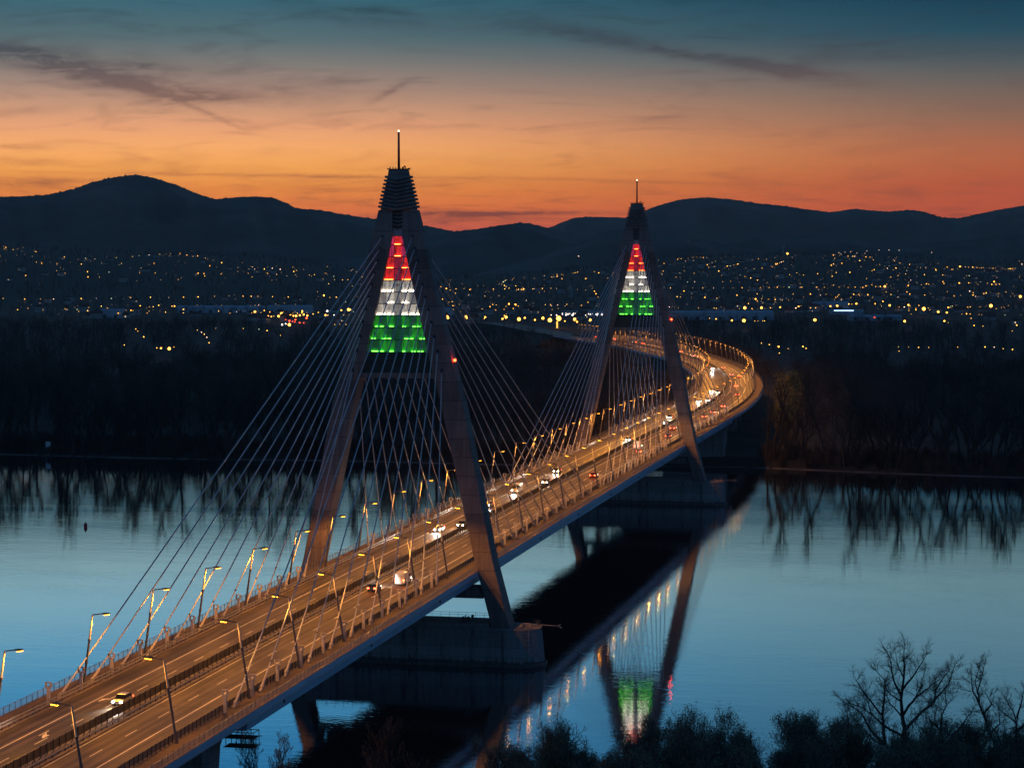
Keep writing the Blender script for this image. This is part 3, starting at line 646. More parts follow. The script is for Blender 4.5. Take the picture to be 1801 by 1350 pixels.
# ------------------------------------------------------------------ road surface and markings
SS = np.concatenate([np.arange(-270, 440, 10.0), np.arange(440, 2010, 8.0)])
S_CAB = SS[(SS > -139.6) & (SS < 439.6)]; S_CAB = np.concatenate([[-139.7], S_CAB, [439.7]])
S_N = np.array([-270.0, -200, -139.7]); S_F = np.concatenate([[439.7], SS[(SS > 440) & (SS < 1500)]])
am = bpy.data.materials.new('asphalt'); am.use_nodes = True
T = NT(am.node_tree); b = am.node_tree.nodes['Principled BSDF']
ua = T.node('ShaderNodeAttribute', attribute_name='across').outputs['Fac']; la = T.node('ShaderNodeAttribute', attribute_name='along').outputs['Fac']
tr = T.noise(T.xyz(T.m('MULTIPLY', ua, 1.1), T.m('MULTIPLY', la, 0.012)), 1.0, 5, 0.65)
tr2 = T.noise(T.xyz(T.m('MULTIPLY', ua, 5.0), T.m('MULTIPLY', la, 0.02), 4.0), 1.0, 4, 0.6)
pt = T.noise(T.xyz(T.m('MULTIPLY', ua, 0.25), T.m('MULTIPLY', la, 0.06), 8.0), 1.0, 4, 0.6)
wheel = T.m('ABSOLUTE', T.m('SUBTRACT', T.m('FRACT', T.m('DIVIDE', T.m('ADD', T.m('ABSOLUTE', ua), 0.05), 1.7)), 0.5))
v = T.m('ADD', T.m('ADD', T.m('MULTIPLY', tr, 0.9), T.m('MULTIPLY', tr2, 0.5)), T.m('ADD', T.m('MULTIPLY', pt, 0.8), T.m('MULTIPLY', wheel, 0.35)))
c = T.mix(T.mapr(v, 0.95, 1.45), (0.032, 0.027, 0.024, 1), (0.150, 0.123, 0.105, 1))
jt = T.m('LESS_THAN', T.m('ABSOLUTE', T.m('SUBTRACT', T.m('FRACT', T.m('DIVIDE', T.m('ADD', la, 139.7), 96.5)), 0.0)), 0.0045)
c = T.mix(T.m('MULTIPLY', jt, 0.75), c, (0.02, 0.02, 0.02, 1))
c = T.mix(T.m('MULTIPLY', T.mapr(T.m('ABSOLUTE', ua), 8.6, 9.6), 0.25), c, (0.085, 0.078, 0.07, 1))
T.l.new(c, b.inputs['Base Color']); b.inputs['Roughness'].default_value = 0.58; b.inputs['Specular IOR Level'].default_value = 0.22
def road_sheet(name, us, dz, ss, mat_):
    V = [at(s, u, dz) for s in ss for u in us]; n = len(us)
    Q = [(i*n+j, i*n+j+1, (i+1)*n+j+1, (i+1)*n+j) for i in range(len(ss)-1) for j in range(n-1)]
    me = np_mesh(name, V, Q, mat_)
    for nm, val in (('across', [u for s in ss for u in us]), ('along', [s for s in ss for u in us])):
        at_ = me.attributes.new(nm, 'FLOAT', 'POINT'); at_.data.foreach_set('value', np.array(val, np.float32))
    return link(name, me)
tag(road_sheet('road', [-12.55, -6, 0, 6, 12.55], 0.0, SS, am), kind='structure')

mk = MB()
def strip_mark(u, w, s0, s1, step=8.0, dz=0.006):
    n = max(1, int((s1-s0)/step)); mk.sheet(u-w/2, u+w/2, dz, np.linspace(s0, s1, n+1))
for u in (-8.4, -1.6, 1.6, 8.4): strip_mark(u, 0.22, -265, 1900)
for k in range(-22, 160):
    for u, ph in ((-5.0, -10.0), (5.0, -3.1)):
        s0 = ph+12*k
        if -262 < s0 < 1850: strip_mark(u, 0.17, s0, s0+4.2)
def arrow(u, s, flip=1):
    """bent merge arrow painted on the lane"""
    pts = [[(-0.09, 0), (0.09, 0), (0.09, 3.2), (-0.09, 3.2)], [(-0.09, 2.2), (0.09, 2.2), (0.85*flip, 0.6), (0.62*flip, 0.5)],
           [(0.2*flip, 0.9), (1.25*flip, 0.7), (1.15*flip, -1.3), (0.95*flip, -1.3)]]
    for P in pts: mk.add([at(s+y, u+x, 0.007) for x, y in P], [(0, 1, 2, 3)])
arrow(-6.6, -161, 1); arrow(-6.6, -137, -1)
tag(mk.build('road_markings', M['paint']), kind='structure')

# ------------------------------------------------------------------ deck of the bridge
deck = empty('bridge_deck', (0, 0, 0)); tag(deck, 'long lit motorway bridge deck with blue steel edge girders curving away', 'bridge')
prof = [(-16.9, 0.13), (-16.9, -0.95), (-15.7, -1.15), (-15.4, -3.0), (-13.7, -3.0), (-13.4, -1.3), (13.4, -1.3), (13.7, -3.0), (15.4, -3.0), (15.7, -1.15), (16.9, -0.95), (16.9, 0.13), (12.6, 0.13), (12.6, -0.02), (-12.6, -0.02), (-12.6, 0.13)]
MB().sweep(prof, S_CAB).build('edge_girder', M['girder'], deck)
prof2 = [(-16.9, 0.13), (-16.9, -1.0), (-9.5, -1.6), (-8.0, -3.9), (8.0, -3.9), (9.5, -1.6), (16.9, -1.0), (16.9, 0.13), (12.6, 0.13), (12.6, -0.02), (-12.6, -0.02), (-12.6, 0.13)]
for S_ in (S_N, S_F): MB().sweep(prof2, S_).build('viaduct_girder', M['girder'], deck)
mb = MB()
for s in np.arange(-134, 440, 5.9):
    P = [at(s-0.12, -13.4, -1.29), at(s-0.12, 13.4, -1.29), at(s+0.12, 13.4, -1.29), at(s+0.12, -13.4, -1.29)]
    mb.hexa([(x, y, z-1.1) for x, y, z in P]+P)
mb.build('cross_beam', M['soffit'], deck)
mb = MB()
for sg in (-1, 1): mb.sheet(min(sg*12.62, sg*16.85), max(sg*12.62, sg*16.85), 0.137, SS)
mb.build('footway', M['footway'], deck)
mb = MB(); mb.sweep([(-1.1, 0.004), (-1.1, 0.12), (1.1, 0.12), (1.1, 0.004)], SS)
for sg in (-1, 1): mb.sweep([(sg*12.42, 0.003), (sg*12.42, 0.165), (sg*12.66, 0.165), (sg*12.66, 0.003)][::sg], SS)
mb.build('kerb', M['kerb'], deck)
mb = MB()
for sg in (-1, 1): mb.sweep([(sg*16.915, -0.93), (sg*16.955, -0.93), (sg*16.955, -0.80), (sg*16.915, -0.80)][::sg], SS[SS < 1500])
mb.build('drip_rail', M['galv'], deck)
em_ = MB(); sE = SS[SS > 1485]
em_.loft([[(at(s_, u, 0)[0], at(s_, u, 0)[1], at(s_, u, dz)[2] if dz > -9 else 2.0) for u, dz in ((-40, -10), (-15, -0.1), (15, -0.1), (40, -10))] for s_ in sE]); tag(em_.build('road_embankment', gm), kind='structure')
# outflow pipes hanging under the edge
mb = MB()
for s in np.arange(-125, 430, 47.0): mb.tube(at(s, 16.2, -0.9), at(s, 16.2, -1.9), 0.16, n=6); mb.box(at(s, 16.0, -1.05), (0.5, 0.5, 0.3))
mb.build('drain_pipe', M['dsteel'], deck)

# viaduct piers beyond and before the cable-stayed part
def wall_pier(s, half, top, name='viaduct_pier', label=None, t=1.6, bottom=-3.5):
    x, y, z, h = frame(s); mb = MB(); rings = []
    for zz, f, tt in ((bottom, 0.82, t), (z-top-2.5, 0.92, t), (z-top, 1.0, t*0.9)):
        rings.append([(x+a*f*half*math.cos(h)-b_*tt*math.sin(h), y+a*f*half*math.sin(h)+b_*tt*math.cos(h), zz) for a, b_ in ((-1, -0.6), (-0.92, -1), (0.92, -1), (1, -0.6), (1, 0.6), (0.92, 1), (-0.92, 1), (-1, 0.6))])
    o = mb.loft(rings).build(name, M['pier']); tag(o, label, 'bridge pier', 'piers under the viaduct'); return o
wall_pier(-137.0, 10.6, 3.9, 'bridge_pier', 'concrete end pier under the near end of the cable-stayed deck', 3.4)
wall_pier(442, 14.2, 3.4, 'bridge_pier', 'bluish concrete pier on the far bank under the start of the curve', 3.2)
for i, s in enumerate(range(500, 1640, 58)): wall_pier(s, 7.6, 3.9, label='concrete pier under the curving viaduct, %s after the far bank pier' % nth(i))

# ------------------------------------------------------------------ fences, guard rails, median screen
CAMP = Vector(CAM)
def post_parts(root, name, mesh_, sl, u, dz, mat_, big=100):
    """the hundred posts that show largest are parts, the rest one part"""
    sl = sorted(sl, key=lambda s: (Vector(at(s, u))-CAMP).length if s > -185 else 9e9)
    for s in sl[:big]:
        x, y, z, h = frame(s); p = at(s, u, dz); link(name, mesh_, root, p, float(h))
    src = np.array([v.co[:] for v in mesh_.vertices]); fs = [tuple(p.vertices) for p in mesh_.polygons]
    mb = MB()
    for s in sl[big:]:
        p = at(s, u, dz); h = float(frame(s)[3]); c, sn = math.cos(h), math.sin(h)
        mb.add([(v[0]*c-v[1]*sn+p[0], v[0]*sn+v[1]*c+p[1], v[2]+p[2]) for v in src], fs)
    if mb.v: tag(mb.build(name, mat_, root), kind='stuff')

def fence(sg, label):
    root = empty('footway_fence', at(0, sg*16.72)); tag(root, label, 'fence', 'fences along the deck edges')
    root.location = (0, 0, 0)
    mb = MB()
    ssf = SS[SS < 1500]
    for dz in (0.26, 1.22): mb.sweep([(sg*16.70, dz), (sg*16.70, dz+0.06), (sg*16.76, dz+0.06), (sg*16.76, dz)][::-sg], ssf)
    mb.build('rail', M['galv'], root)
    V = []; Q = []
    sl = np.concatenate([np.arange(-190, 450, 0.12), np.arange(450, 1040, 0.32)]); k = 0
    for s in sl:
        w = 0.018 if s < 450 else 0.04
        a0 = at(s-w, sg*16.73, 0.26); a1 = at(s+w, sg*16.73, 0.26)
        V += [a0, a1, (a1[0], a1[1], a1[2]+0.98), (a0[0], a0[1], a0[2]+0.98)]; Q.append((k, k+1, k+2, k+3)); k += 4
    link('mesh_infill', np_mesh('mesh_infill', V, Q, M['galv']), root)
    pm = MB().box((0, 0, 0.62), (0.06, 0.09, 1.26)).mesh('fence_post', M['dsteel'])
    post_parts(root, 'post', pm, np.arange(-188.6, 1200, 1.9), sg*16.64, 0.13, M['dsteel'])
    return root
fence(-1, 'mesh fence with dark posts along the left footway of the bridge')
fence(1, 'mesh fence with dark posts along the right footway of the bridge')

def guard_rail(u, label, beams, ph, mat_, sg, spost=2.0):
    root = empty('guard_rail'); tag(root, label, 'guard rail', 'guard rails along the carriageways')
    for dz in beams:
        MB().sweep([(u-0.06*sg, dz), (u-0.06*sg, dz+0.28), (u-0.02*sg, dz+0.22), (u-0.05*sg, dz+0.14), (u-0.02*sg, dz+0.06)][::sg], SS).build('beam', mat_, root)
    pm = MB().box((0, 0, ph/2), (0.12, 0.10, ph)).mesh('rail_post', M['dsteel'])
    post_parts(root, 'post', pm, np.arange(-189, 1300, spost), u+0.06*sg, 0.1, M['dsteel'])
guard_rail(-12.85, 'two-beam guard rail between left carriageway and left footway', (0.45, 0.92), 1.2, M['galv'], -1)
guard_rail(12.85, 'dark two-beam guard rail between right carriageway and right footway', (0.30, 0.62, 0.94), 1.25, M['dsteel'], 1, 1.5)  # unlit back of these beams is put into the colour as dark steel
guard_rail(0.75, 'low guard rail on the right side of the median strip', (0.52,), 0.85, M['galv'], -1)
scr = empty('median_screen'); tag(scr, 'dark screen fence standing on the median between the carriageways', 'fence')
mb = MB(); mb.sweep([(-0.82, 0.35), (-0.82, 1.52), (-0.79, 1.52), (-0.79, 0.35)], SS[SS < 1500]); mb.build('panel', M['screen'], scr)
mb = MB(); mb.sweep([(-0.86, 1.50), (-0.86, 1.57), (-0.74, 1.57), (-0.74, 1.50)], SS[SS < 1500]); mb.build('top_rail', M['dsteel'], scr)
pm = MB().box((0, 0, 0.8), (0.12, 0.12, 1.6)).mesh('screen_post', M['dsteel'])
post_parts(scr, 'post', pm, np.arange(-189.5, 1300, 2.0), -0.70, 0.1, M['dsteel'])
# pale noise wall on the outer side far along the viaduct
nw = empty('noise_wall'); tag(nw, 'pale lit noise wall with dark posts at the far end of the viaduct', 'wall')
sN = SS[(SS > 1045) & (SS < 1520)]
mb = MB(); mb.sweep([(16.3, 0.2), (16.3, 3.4), (16.45, 3.4), (16.45, 0.2)], sN); mb.build('panel', M['kerb'], nw)
for s in np.arange(1050, 1515, 12.0):
    p = at(s, 16.2, 1.85); MB().box((0, 0, 0), (0.2, 0.25, 3.5)).build('post', M['dsteel'], nw).location = p

# ------------------------------------------------------------------ pylons
OUT = [(7.4, 23.45), (21, 19.9), (52, 13.8), (60, 11.75), (91.7, 3.95)]
INN = [(7.4, 19.75), (21, 16.15), (52, 9.3), (58, 7.75), (59.3, 7.35), (62.8, 6.5), (70.3, 4.75), (77.4, 3.05), (86.5, 1.03), (91.7, 1.03)]
DEP = [(7.4, 2.6), (21, 2.5), (58, 2.1), (91.7, 1.45)]
ip = lambda z, t: float(np.interp(z, [a for a, _ in t], [b for _, b in t]))
ANCH = [(9.15, 61.1), (8.3, 64.5), (7.6, 67.2), (7.05, 69.9), (6.4, 72.4), (5.85, 74.8), (5.25, 77.25), (4.65, 79.6), (4.1, 82.0), (3.55, 84.4), (3.07, 86.8)]
ROWZ = [86.46, 84.61, 82.25, 79.86, 77.5, 75.15, 72.78, 70.43, 67.97, 65.5, 62.95]

def make_pylon():
    root = empty('bridge_pylon', (0, 0, 0))
    zs = sorted(set([7.4, 14, 21, 30, 40, 52, 58, 59.3, 62.8, 66, 70.3, 74, 77.4, 82, 86.5, 89, 91.7]))
    for sg in (-1, 1):
        rings = []
        for z in zs:
            o, i, d = ip(z, OUT), ip(z, INN), ip(z, DEP); ch = 0.14
            P = [(i, -d), (o-ch, -d), (o, -d+ch), (o, d-ch), (o-ch, d), (i, d)]
            rings.append([(sg*a, b, z) for a, b in P][::sg])
        MB().loft(rings).build('leg', M['pylon'], root)
    # cross beam above the road opening and one under the deck
    MB().hexa([(-7.85, -1.95, 57.75), (7.85, -1.95, 57.75), (7.85, 1.95, 57.75), (-7.85, 1.95, 57.75), (-7.5, -1.9, 58.75), (7.5, -1.9, 58.75), (7.5, 1.9, 58.75), (-7.5, 1.9, 58.75)]).build('cross_beam', M['pylon'], root)
    MB().hexa([(-17.75, -2.2, 13.4), (17.75, -2.2, 13.4), (17.75, 2.2, 13.4), (-17.75, 2.2, 13.4), (-16.95, -2.2, 15.6), (16.95, -2.2, 15.6), (16.95, 2.2, 15.6), (-16.95, 2.2, 15.6)]).build('lower_cross_beam', M['pylon'], root)
    # slot below the spire, with chevron louvres
    MB().box((0, 0.1, 89.6), (2.05, 1.2, 4.3)).build('slot_wall', M['frame'], root)
    mb = MB()
    for k in range(5):
        z = 91.2-k*0.78
        for sg in (-1, 1): mb.bar((sg*1.02, -0.95, z), (0, -0.95, z-0.28), 0.5, 0.26)
    mb.build('slot_louvre', M['pylon'], root)
    MB().box((0, -0.85, 87.15), (2.04, 0.3, 1.3)).build('cover_plate', M['galv'], root)
    # spire: creased body, chevron rings with rounded ends, cap
    mb = MB(); rings = []
    for z, hw, dp, cr in ((91.5, 3.55, 1.4, 0.35), (92.8, 3.32, 1.35, 0.35), (98.6, 2.06, 1.1, 0.3), (99.8, 1.86, 1.0, 0.25)):
        rings.append([(-hw, -dp, z), (0, -dp-cr, z), (hw, -dp, z), (hw, dp, z), (0, dp+cr, z), (-hw, dp, z)])
    mb.loft(rings); mb.build('spire', M['pylon'], root)
    for k in range(9):
        t = k/8; z = 98.4-6.0*t; hw = 2.62+1.38*t; d = 1.62+0.3*t; mb = MB()
        for sy in (-1, 1):
            for sg in (-1, 1):
                mb.tube((sg*(hw-0.25), sy*d*0.86, z), (0, sy*(d+0.32), z-0.62), 0.23, 0.23, n=8)
        for sg in (-1, 1):
            mb.tube((sg*(hw-0.26), -d*0.86, z), (sg*(hw-0.26), d*0.86, z), 0.25, n=8)
            for sy in (-1, 1): mb.ball((sg*(hw-0.26), sy*d*0.86, z), 0.25, 8, 6)
        mb.build('spire_ring', M['pylon'], root, smooth=True)
    mb = MB(); mb.box((0, 0, 99.93), (4.1, 2.6, 0.16))
    for sg in (-1, 1): mb.bar((sg*1.9, 0, 100.0), (sg*2.35, 0, 100.16), 1.6, 0.07)
    for x in (-1.5, -0.9, -0.5, 0.55, 0.9, 1.25, 1.6): mb.box((x, -0.9+0.3*math.sin(x*9), 100.15), (0.16, 0.2, 0.25+0.25*abs(math.sin(x*5))))
    mb.bar((1.0, -0.5, 100.05), (1.45, -0.5, 100.62), 0.2, 0.25)
    mb.build('spire_platform', M['mast'], root)
    ms = MB(); ms.tube((0, 0, 99.9), (0, 0, 107.5), 0.27, 0.2, n=10); ms = ms.build('mast', M['mast'], root, smooth=True)
    MB().ball((0, 0, 107.65), 0.16, 8, 6).build('mast_lamp', M['tip'], ms)
    # backlit glazing: ten rows
    yb = -1.15
    hw = lambda z: ip(z, INN)-0.06
    bk = MB(); bk.add([(-hw(58.9), yb+0.35, 58.9), (hw(58.9), yb+0.35, 58.9), (hw(86.4), yb+0.35, 86.4), (-hw(86.4), yb+0.35, 86.4)], [(0, 1, 2, 3)]); bk.build('glazing_back', M['frame'], root)
    for r in range(10):
        z1, z0 = ROWZ[r]-0.07, ROWZ[r+1]+0.09
        col = 'red' if r < 4 else 'wht' if r < 7 else 'grn'
        cells = []                                   # (x0, x1 fixed or 'edge', bright)
        cells.append((-0.76, 0.76))
        w1 = hw(z0)
        cut = [0.80]; q = 0.80
        while q+2.1 < hw(z1): q += 1.55; cut.append(q)
        for sg in (-1, 1):
            for j, cc in enumerate(cut):
                nx = cut[j+1]-0.04 if j+1 < len(cut) else None
                cells.append((sg*cc, sg*nx if nx else sg*99))
        for ci, (a, c_) in enumerate(cells):
            edge = abs(c_) > 50
            e0 = math.copysign(hw(z0), a) if edge else c_; e1 = math.copysign(hw(z1), a) if edge else c_
            P = [(a, yb, z0), (e0, yb, z0), (e1, yb, z1), (a, yb, z1)]
            if a < 0 and ci > 0: P = [P[1], P[0], P[3], P[2]]
            mb = MB(); mb.hexa([P[0], P[1], (P[1][0], yb+0.06, P[1][2]), (P[0][0], yb+0.06, P[0][2]), P[3], P[2], (P[2][0], yb+0.06, P[2][2]), (P[3][0], yb+0.06, P[3][2])])
            mid = ci == 0
            if col == 'red': mt = M['red_b'] if (r < 2 and mid) or (r >= 2 and not mid) else M['red_p'] if r < 2 else M['red_d']
            elif col == 'wht': mt = M['wht_d'] if mid or (r == 5 and edge) else M['wht_b']
            else: mt = M['grn_d'] if mid or (ci+r) % 3 == 0 else M['grn_b']
            o = mb.build('glass_panel', mt, root)
            # lamp strip standing at the foot of the panel
            if col == 'red' and r < 2: on = mid
            elif mid: on = False
            else: on = True if col != 'wht' else (r != 5 or not edge)
            if on:
                x0, x1 = sorted((P[0][0], P[1][0])); L = x1-x0
                f0, f1 = ((0.08, 0.92) if col != 'grn' else ((0.1, 0.55) if (ci+r) % 2 else (0.35, 0.9)))
                s_ = MB().box(((x0+L*(f0+f1)/2), yb-0.16, z0+0.12), (L*(f1-f0), 0.10, 0.10)).build('light_strip', M['st_'+col[0]], o)
        # sill under the row
        MB().box((0, yb-0.12, ROWZ[r+1]), (2*w1-0.02, 0.42, 0.11)).build('glazing_sill', M['frame'], root)
    em = MB()                                         # faint swirl on the middle sheet of the first white row
    for a0, a1, rad, th in ((-0.4, 4.3, 0.42, 0.05), (0.6, 5.2, 0.24, 0.045)):
        n = 18
        for k in range(n):
            t0, t1 = a0+(a1-a0)*k/n, a0+(a1-a0)*(k+1)/n
            em.bar((rad*math.cos(t0), yb-0.03, 76.55+rad*0.75*math.sin(t0)), (rad*math.cos(t1), yb-0.03, 76.55+rad*0.75*math.sin(t1)), 0.03, th)
    em.bar((-0.3, yb-0.03, 76.45), (0.32, yb-0.03, 76.72), 0.03, 0.06)
    em.build('emblem', M['frame'], root)
    z0, z1 = 58.8, 62.75
    mb = MB()
    n = 6
    for j in range(n):
        a0, a1 = -1+2*j/n, -1+2*(j+1)/n
        mb.add([(a0*hw(z0)+0.03, yb-0.02, z0), (a1*hw(z0)-0.03, yb-0.02, z0), (a1*hw(z1)-0.03, yb-0.02, z1), (a0*hw(z1)+0.03, yb-0.02, z1)], [(0, 1, 2, 3)])
    mb.build('unlit_panel', M['dglass'], root)
    for sg in (1,):
        bx = MB().box((sg*11.72, -1.0, 61.05), (0.5, 0.5, 0.35)).build('beacon_box', M['dsteel'], root)
        MB().ball((sg*11.85, -1.25, 61.45), 0.30, 10, 8).build('red_beacon', M['beacon'], bx, smooth=True)
    # pier under the pylon
    return root

def make_pier():
    root = empty('pylon_pier', (0, 0, 0))
    def ring(z, L, w, n=9):
        P = []
        for sg in (1, -1):
            for k in range(n):
                t = -math.pi/2+math.pi*k/(n-1)
                P.append((sg*(L-5.2+5.2*math.cos(t)), sg*w*math.sin(t), z))
        return P
    MB().loft([ring(-4.5, 30.6, 5.6), ring(0.25, 30.6, 5.6), ring(0.75, 30.3, 5.35)]).build('footing', M['pier'], root)
    MB().loft([ring(0.7, 29.9, 5.0), ring(4, 29.65, 4.9), ring(7.35, 29.3, 4.8)]).build('shaft', M['pier'], root)
    MB().loft([ring(7.34, 29.55, 4.95), ring(7.62, 29.55, 4.95), ring(7.68, 29.35, 4.8)]).build('cap', M['pier'], root)
    MB().loft([[(x, y, 7.66) for x, y in ((-19.2, -4.1), (19.2, -4.1), (19.2, 4.1), (-19.2, 4.1))], [(x, y, 8.5) for x, y in ((-18.9, -4.1), (18.9, -4.1), (18.9, 4.1), (-18.9, 4.1))]]).build('bearing_block', M['pier'], root)
    for sg in (1, -1):
        mb = MB()
        for k in range(13):
            z = 1.0+0.47*k; ext = 1.05 if k % 2 else 0.72; L = 29.9-0.04*k*1.05; w = 5.0-0.016*k
            n = 8; out_ = []; 
            for j in range(n+1):
                t = -ext+2*ext*j/n; out_.append((sg*(L-5.2+5.26*math.cos(t)), sg*(w+0.06)*math.sin(t)))
            vs = [(x, y, z) for x, y in out_]+[(x, y, z+0.42) for x, y in out_]
            mb.add(vs, [(j, j+1, n+2+j, n+1+j) for j in range(n)])
        mb.build('quoin', M['stone'], root)
    hr = MB()
    def rail(pts):
        for a, b in zip(pts[:-1], pts[1:]):
            for dz in (0.5, 1.0): hr.bar((a[0], a[1], a[2]+dz), (b[0], b[1], b[2]+dz), 0.05, 0.05)
            hr.bar(a, (a[0], a[1], a[2]+1.02), 0.05, 0.05)
    for sg in (-1, 1): rail([(x, sg*4.0, 8.5) for x in np.arange(-18.5, 18.6, 1.85)])
    for sg in (-1, 1): rail([(sg*(24.2+4.9*math.cos(t)), 4.5*math.sin(t), 7.66) for t in np.linspace(-1.5, 1.5, 8)])
    hr.build('handrail', M['dsteel'], root)
    st = MB()
    for x in (26.0, 27.6): st.tube((x, -4.62+(x-26)*0.35, 1.2), (x, -4.55+(x-26)*0.35, 7.6), 0.07, n=6)
    st.build('drain_pipe', M['galv'], root)
    return root

names = ('near', 'far')
pp = Proto(make_pylon()); pr = Proto(make_pier())
for i, y0 in enumerate((0, 300)):
    tag(pp.place((0, y0, 0), label='%s A-shaped concrete pylon with red, white and green lit glazing' % ('larger nearer', 'smaller farther')[i]), cat='pylon', group='pylons of the bridge')
    tag(pr.place((0, y0, 0), label='long concrete river pier under the %s pylon' % ('nearer', 'farther')[i]), cat='bridge pier', group='river piers under the pylons')
# boom with a forked tip on each pier nose, lamp frame on the pier
def boom():
    r = MB(); r.tube((25.6, 0.2, 8.15), (33.0, 0.0, 8.0), 0.11, 0.08, n=8); r.box((26.0, 0.2, 7.95), (0.5, 0.5, 0.55))
    r = r.build('navigation_boom', M['galv'])
    f = MB(); f.bar((32.7, 0, 8.0), (33.45, 0, 8.45), 0.12, 0.16); f.bar((32.9, 0, 8.0), (33.5, 0, 7.6), 0.12, 0.16); f.build('forked_tip', M['galv'], r)
    MB().bar((28.2, 0.2, 8.1), (28.6, 0.2, 8.9), 0.06, 0.1).build('stay_rod', M['galv'], r); return r
bp_ = Proto(boom())
for i, y0 in enumerate((0, 300)): tag(bp_.place((0, y0, 0), label='pale boom with forked tip sticking out from the %s pier nose' % ('nearer', 'farther')[i]), cat='boom', group='booms on the pier noses')
fl = empty('floodlight_frame', (14.9, -3.4, 8.5)); tag(fl, 'dark bent pipe frame with three floodlights on the near pier', 'floodlights')
fl_m = MB()
for a, b in (((-0.9, 0, 0), (-0.6, 0, 0.45)), ((-0.6, 0, 0.45), (0.55, 0, 0.45)), ((0.55, 0, 0.0), (0.55, 0, 0.45)), ((-0.5, 0, 0.45), (-0.5, 0, 1.6)), ((0.3, 0, 0.45), (0.3, 0, 1.2)), ((0.95, 0, 0.5), (0.95, 0, 1.5)), ((0.55, 0, 0.45), (0.95, 0, 0.5))): fl_m.bar(a, b, 0.2, 0.22)
fl_m.build('pipe_frame', M['dsteel'], fl)
for x, z, r in ((-0.95, 1.1, 0.42), (0.15, 1.15, 0.42), (1.05, 1.6, 0.32)): MB().tube((x, -0.25, z-0.1), (x, 0.2, z), r, r*0.7, n=10).build('floodlight', M['dsteel'], fl)

# ------------------------------------------------------------------ stay cables
words = {-1: 'left', 1: 'right'}
for ti, y0 in enumerate((0, 300)):
    for sg in (-1, 1):
        for d in (-1, 1):
            for n in range(11):
                ax, az_ = ANCH[n]; dep = ip(az_, DEP)
                top = Vector((sg*ax, y0+d*(dep-0.9), az_)); s = y0+d*(23.2+11.65*n)
                bot = Vector(at(s, sg*13.5, 0.2)); dirv = (top-bot).normalized()
                c = MB().tube(bot+dirv*3.4, top, 0.115, n=8, caps=False).build('stay_cable', M['cable'], smooth=True)
                mb = MB(); mb.tube(bot, bot+dirv*3.6, 0.23, 0.18, n=10); mb.tube(bot+dirv*0.9, bot+dirv*1.5, 0.34, 0.34, n=10); mb.tube(bot+dirv*3.3, bot+dirv*3.75, 0.23, 0.2, n=10)
                mb.build('anchor_sleeve', M['post'], c, smooth=False)
                out_ = top+(-dirv)*(1.0/max(0.2, abs(dirv.y)))
                MB().tube(top-dirv*0.1, out_-dirv*0.25, 0.30, 0.26, n=8).build('upper_socket', M['cabdk'], c)
                MB().tube(bot+dirv*7.2, bot+dirv*7.5, 0.15, 0.15, n=8).build('clamp', M['dsteel'], c)
                tag(c, '%s stay cable outward from the %s pylon, %s deck edge, %s side' % (nth(n), names[ti], words[sg], 'camera' if d < 0 else 'far'), 'cable', 'stay cables of the bridge')

# posts with a square ring head beside each cable foot
pmb = MB(); pmb.loft([[(-0.25, -0.2, 0), (0.25, -0.2, 0), (0.25, 0.2, 0), (-0.25, 0.2, 0)], [(-0.2, -0.16, 2.6), (0.2, -0.16, 2.6), (0.2, 0.16, 2.6), (-0.2, 0.16, 2.6)]])
post_o = pmb.build('ring_post', M['post'])
hd = MB()
for a, b in (((-0.42, 0, 2.55), (0.42, 0, 2.55)), ((-0.42, 0, 3.3), (0.42, 0, 3.3))): hd.bar(a, b, 0.28, 0.14)
for x in (-0.36, 0.36): hd.bar((x, 0, 2.5), (x, 0, 3.35), 0.28, 0.14)
hd.build('ring_head', M['post'], post_o); MB().box((0, 0, 0.06), (0.5, 0.5, 0.12)).build('foot_plate', M['galv'], post_o)
Pp = Proto(post_o)
for ti, y0 in enumerate((0, 300)):
    for sg in (-1, 1):
        for d in (-1, 1):
            for n in range(11):
                s = y0+d*(23.2+11.65*n+3.1)
                if abs(s-y0) > 142 and d < 0 and ti == 0 and False: continue
                tag(Pp.place(at(s, sg*13.35, 0.13), label='grey ring-headed post by the %s cable foot, %s edge, %s pylon, %s side' % (nth(n), words[sg], names[ti], 'camera' if d < 0 else 'far')), cat='post', group='ring-headed posts beside the cable feet')

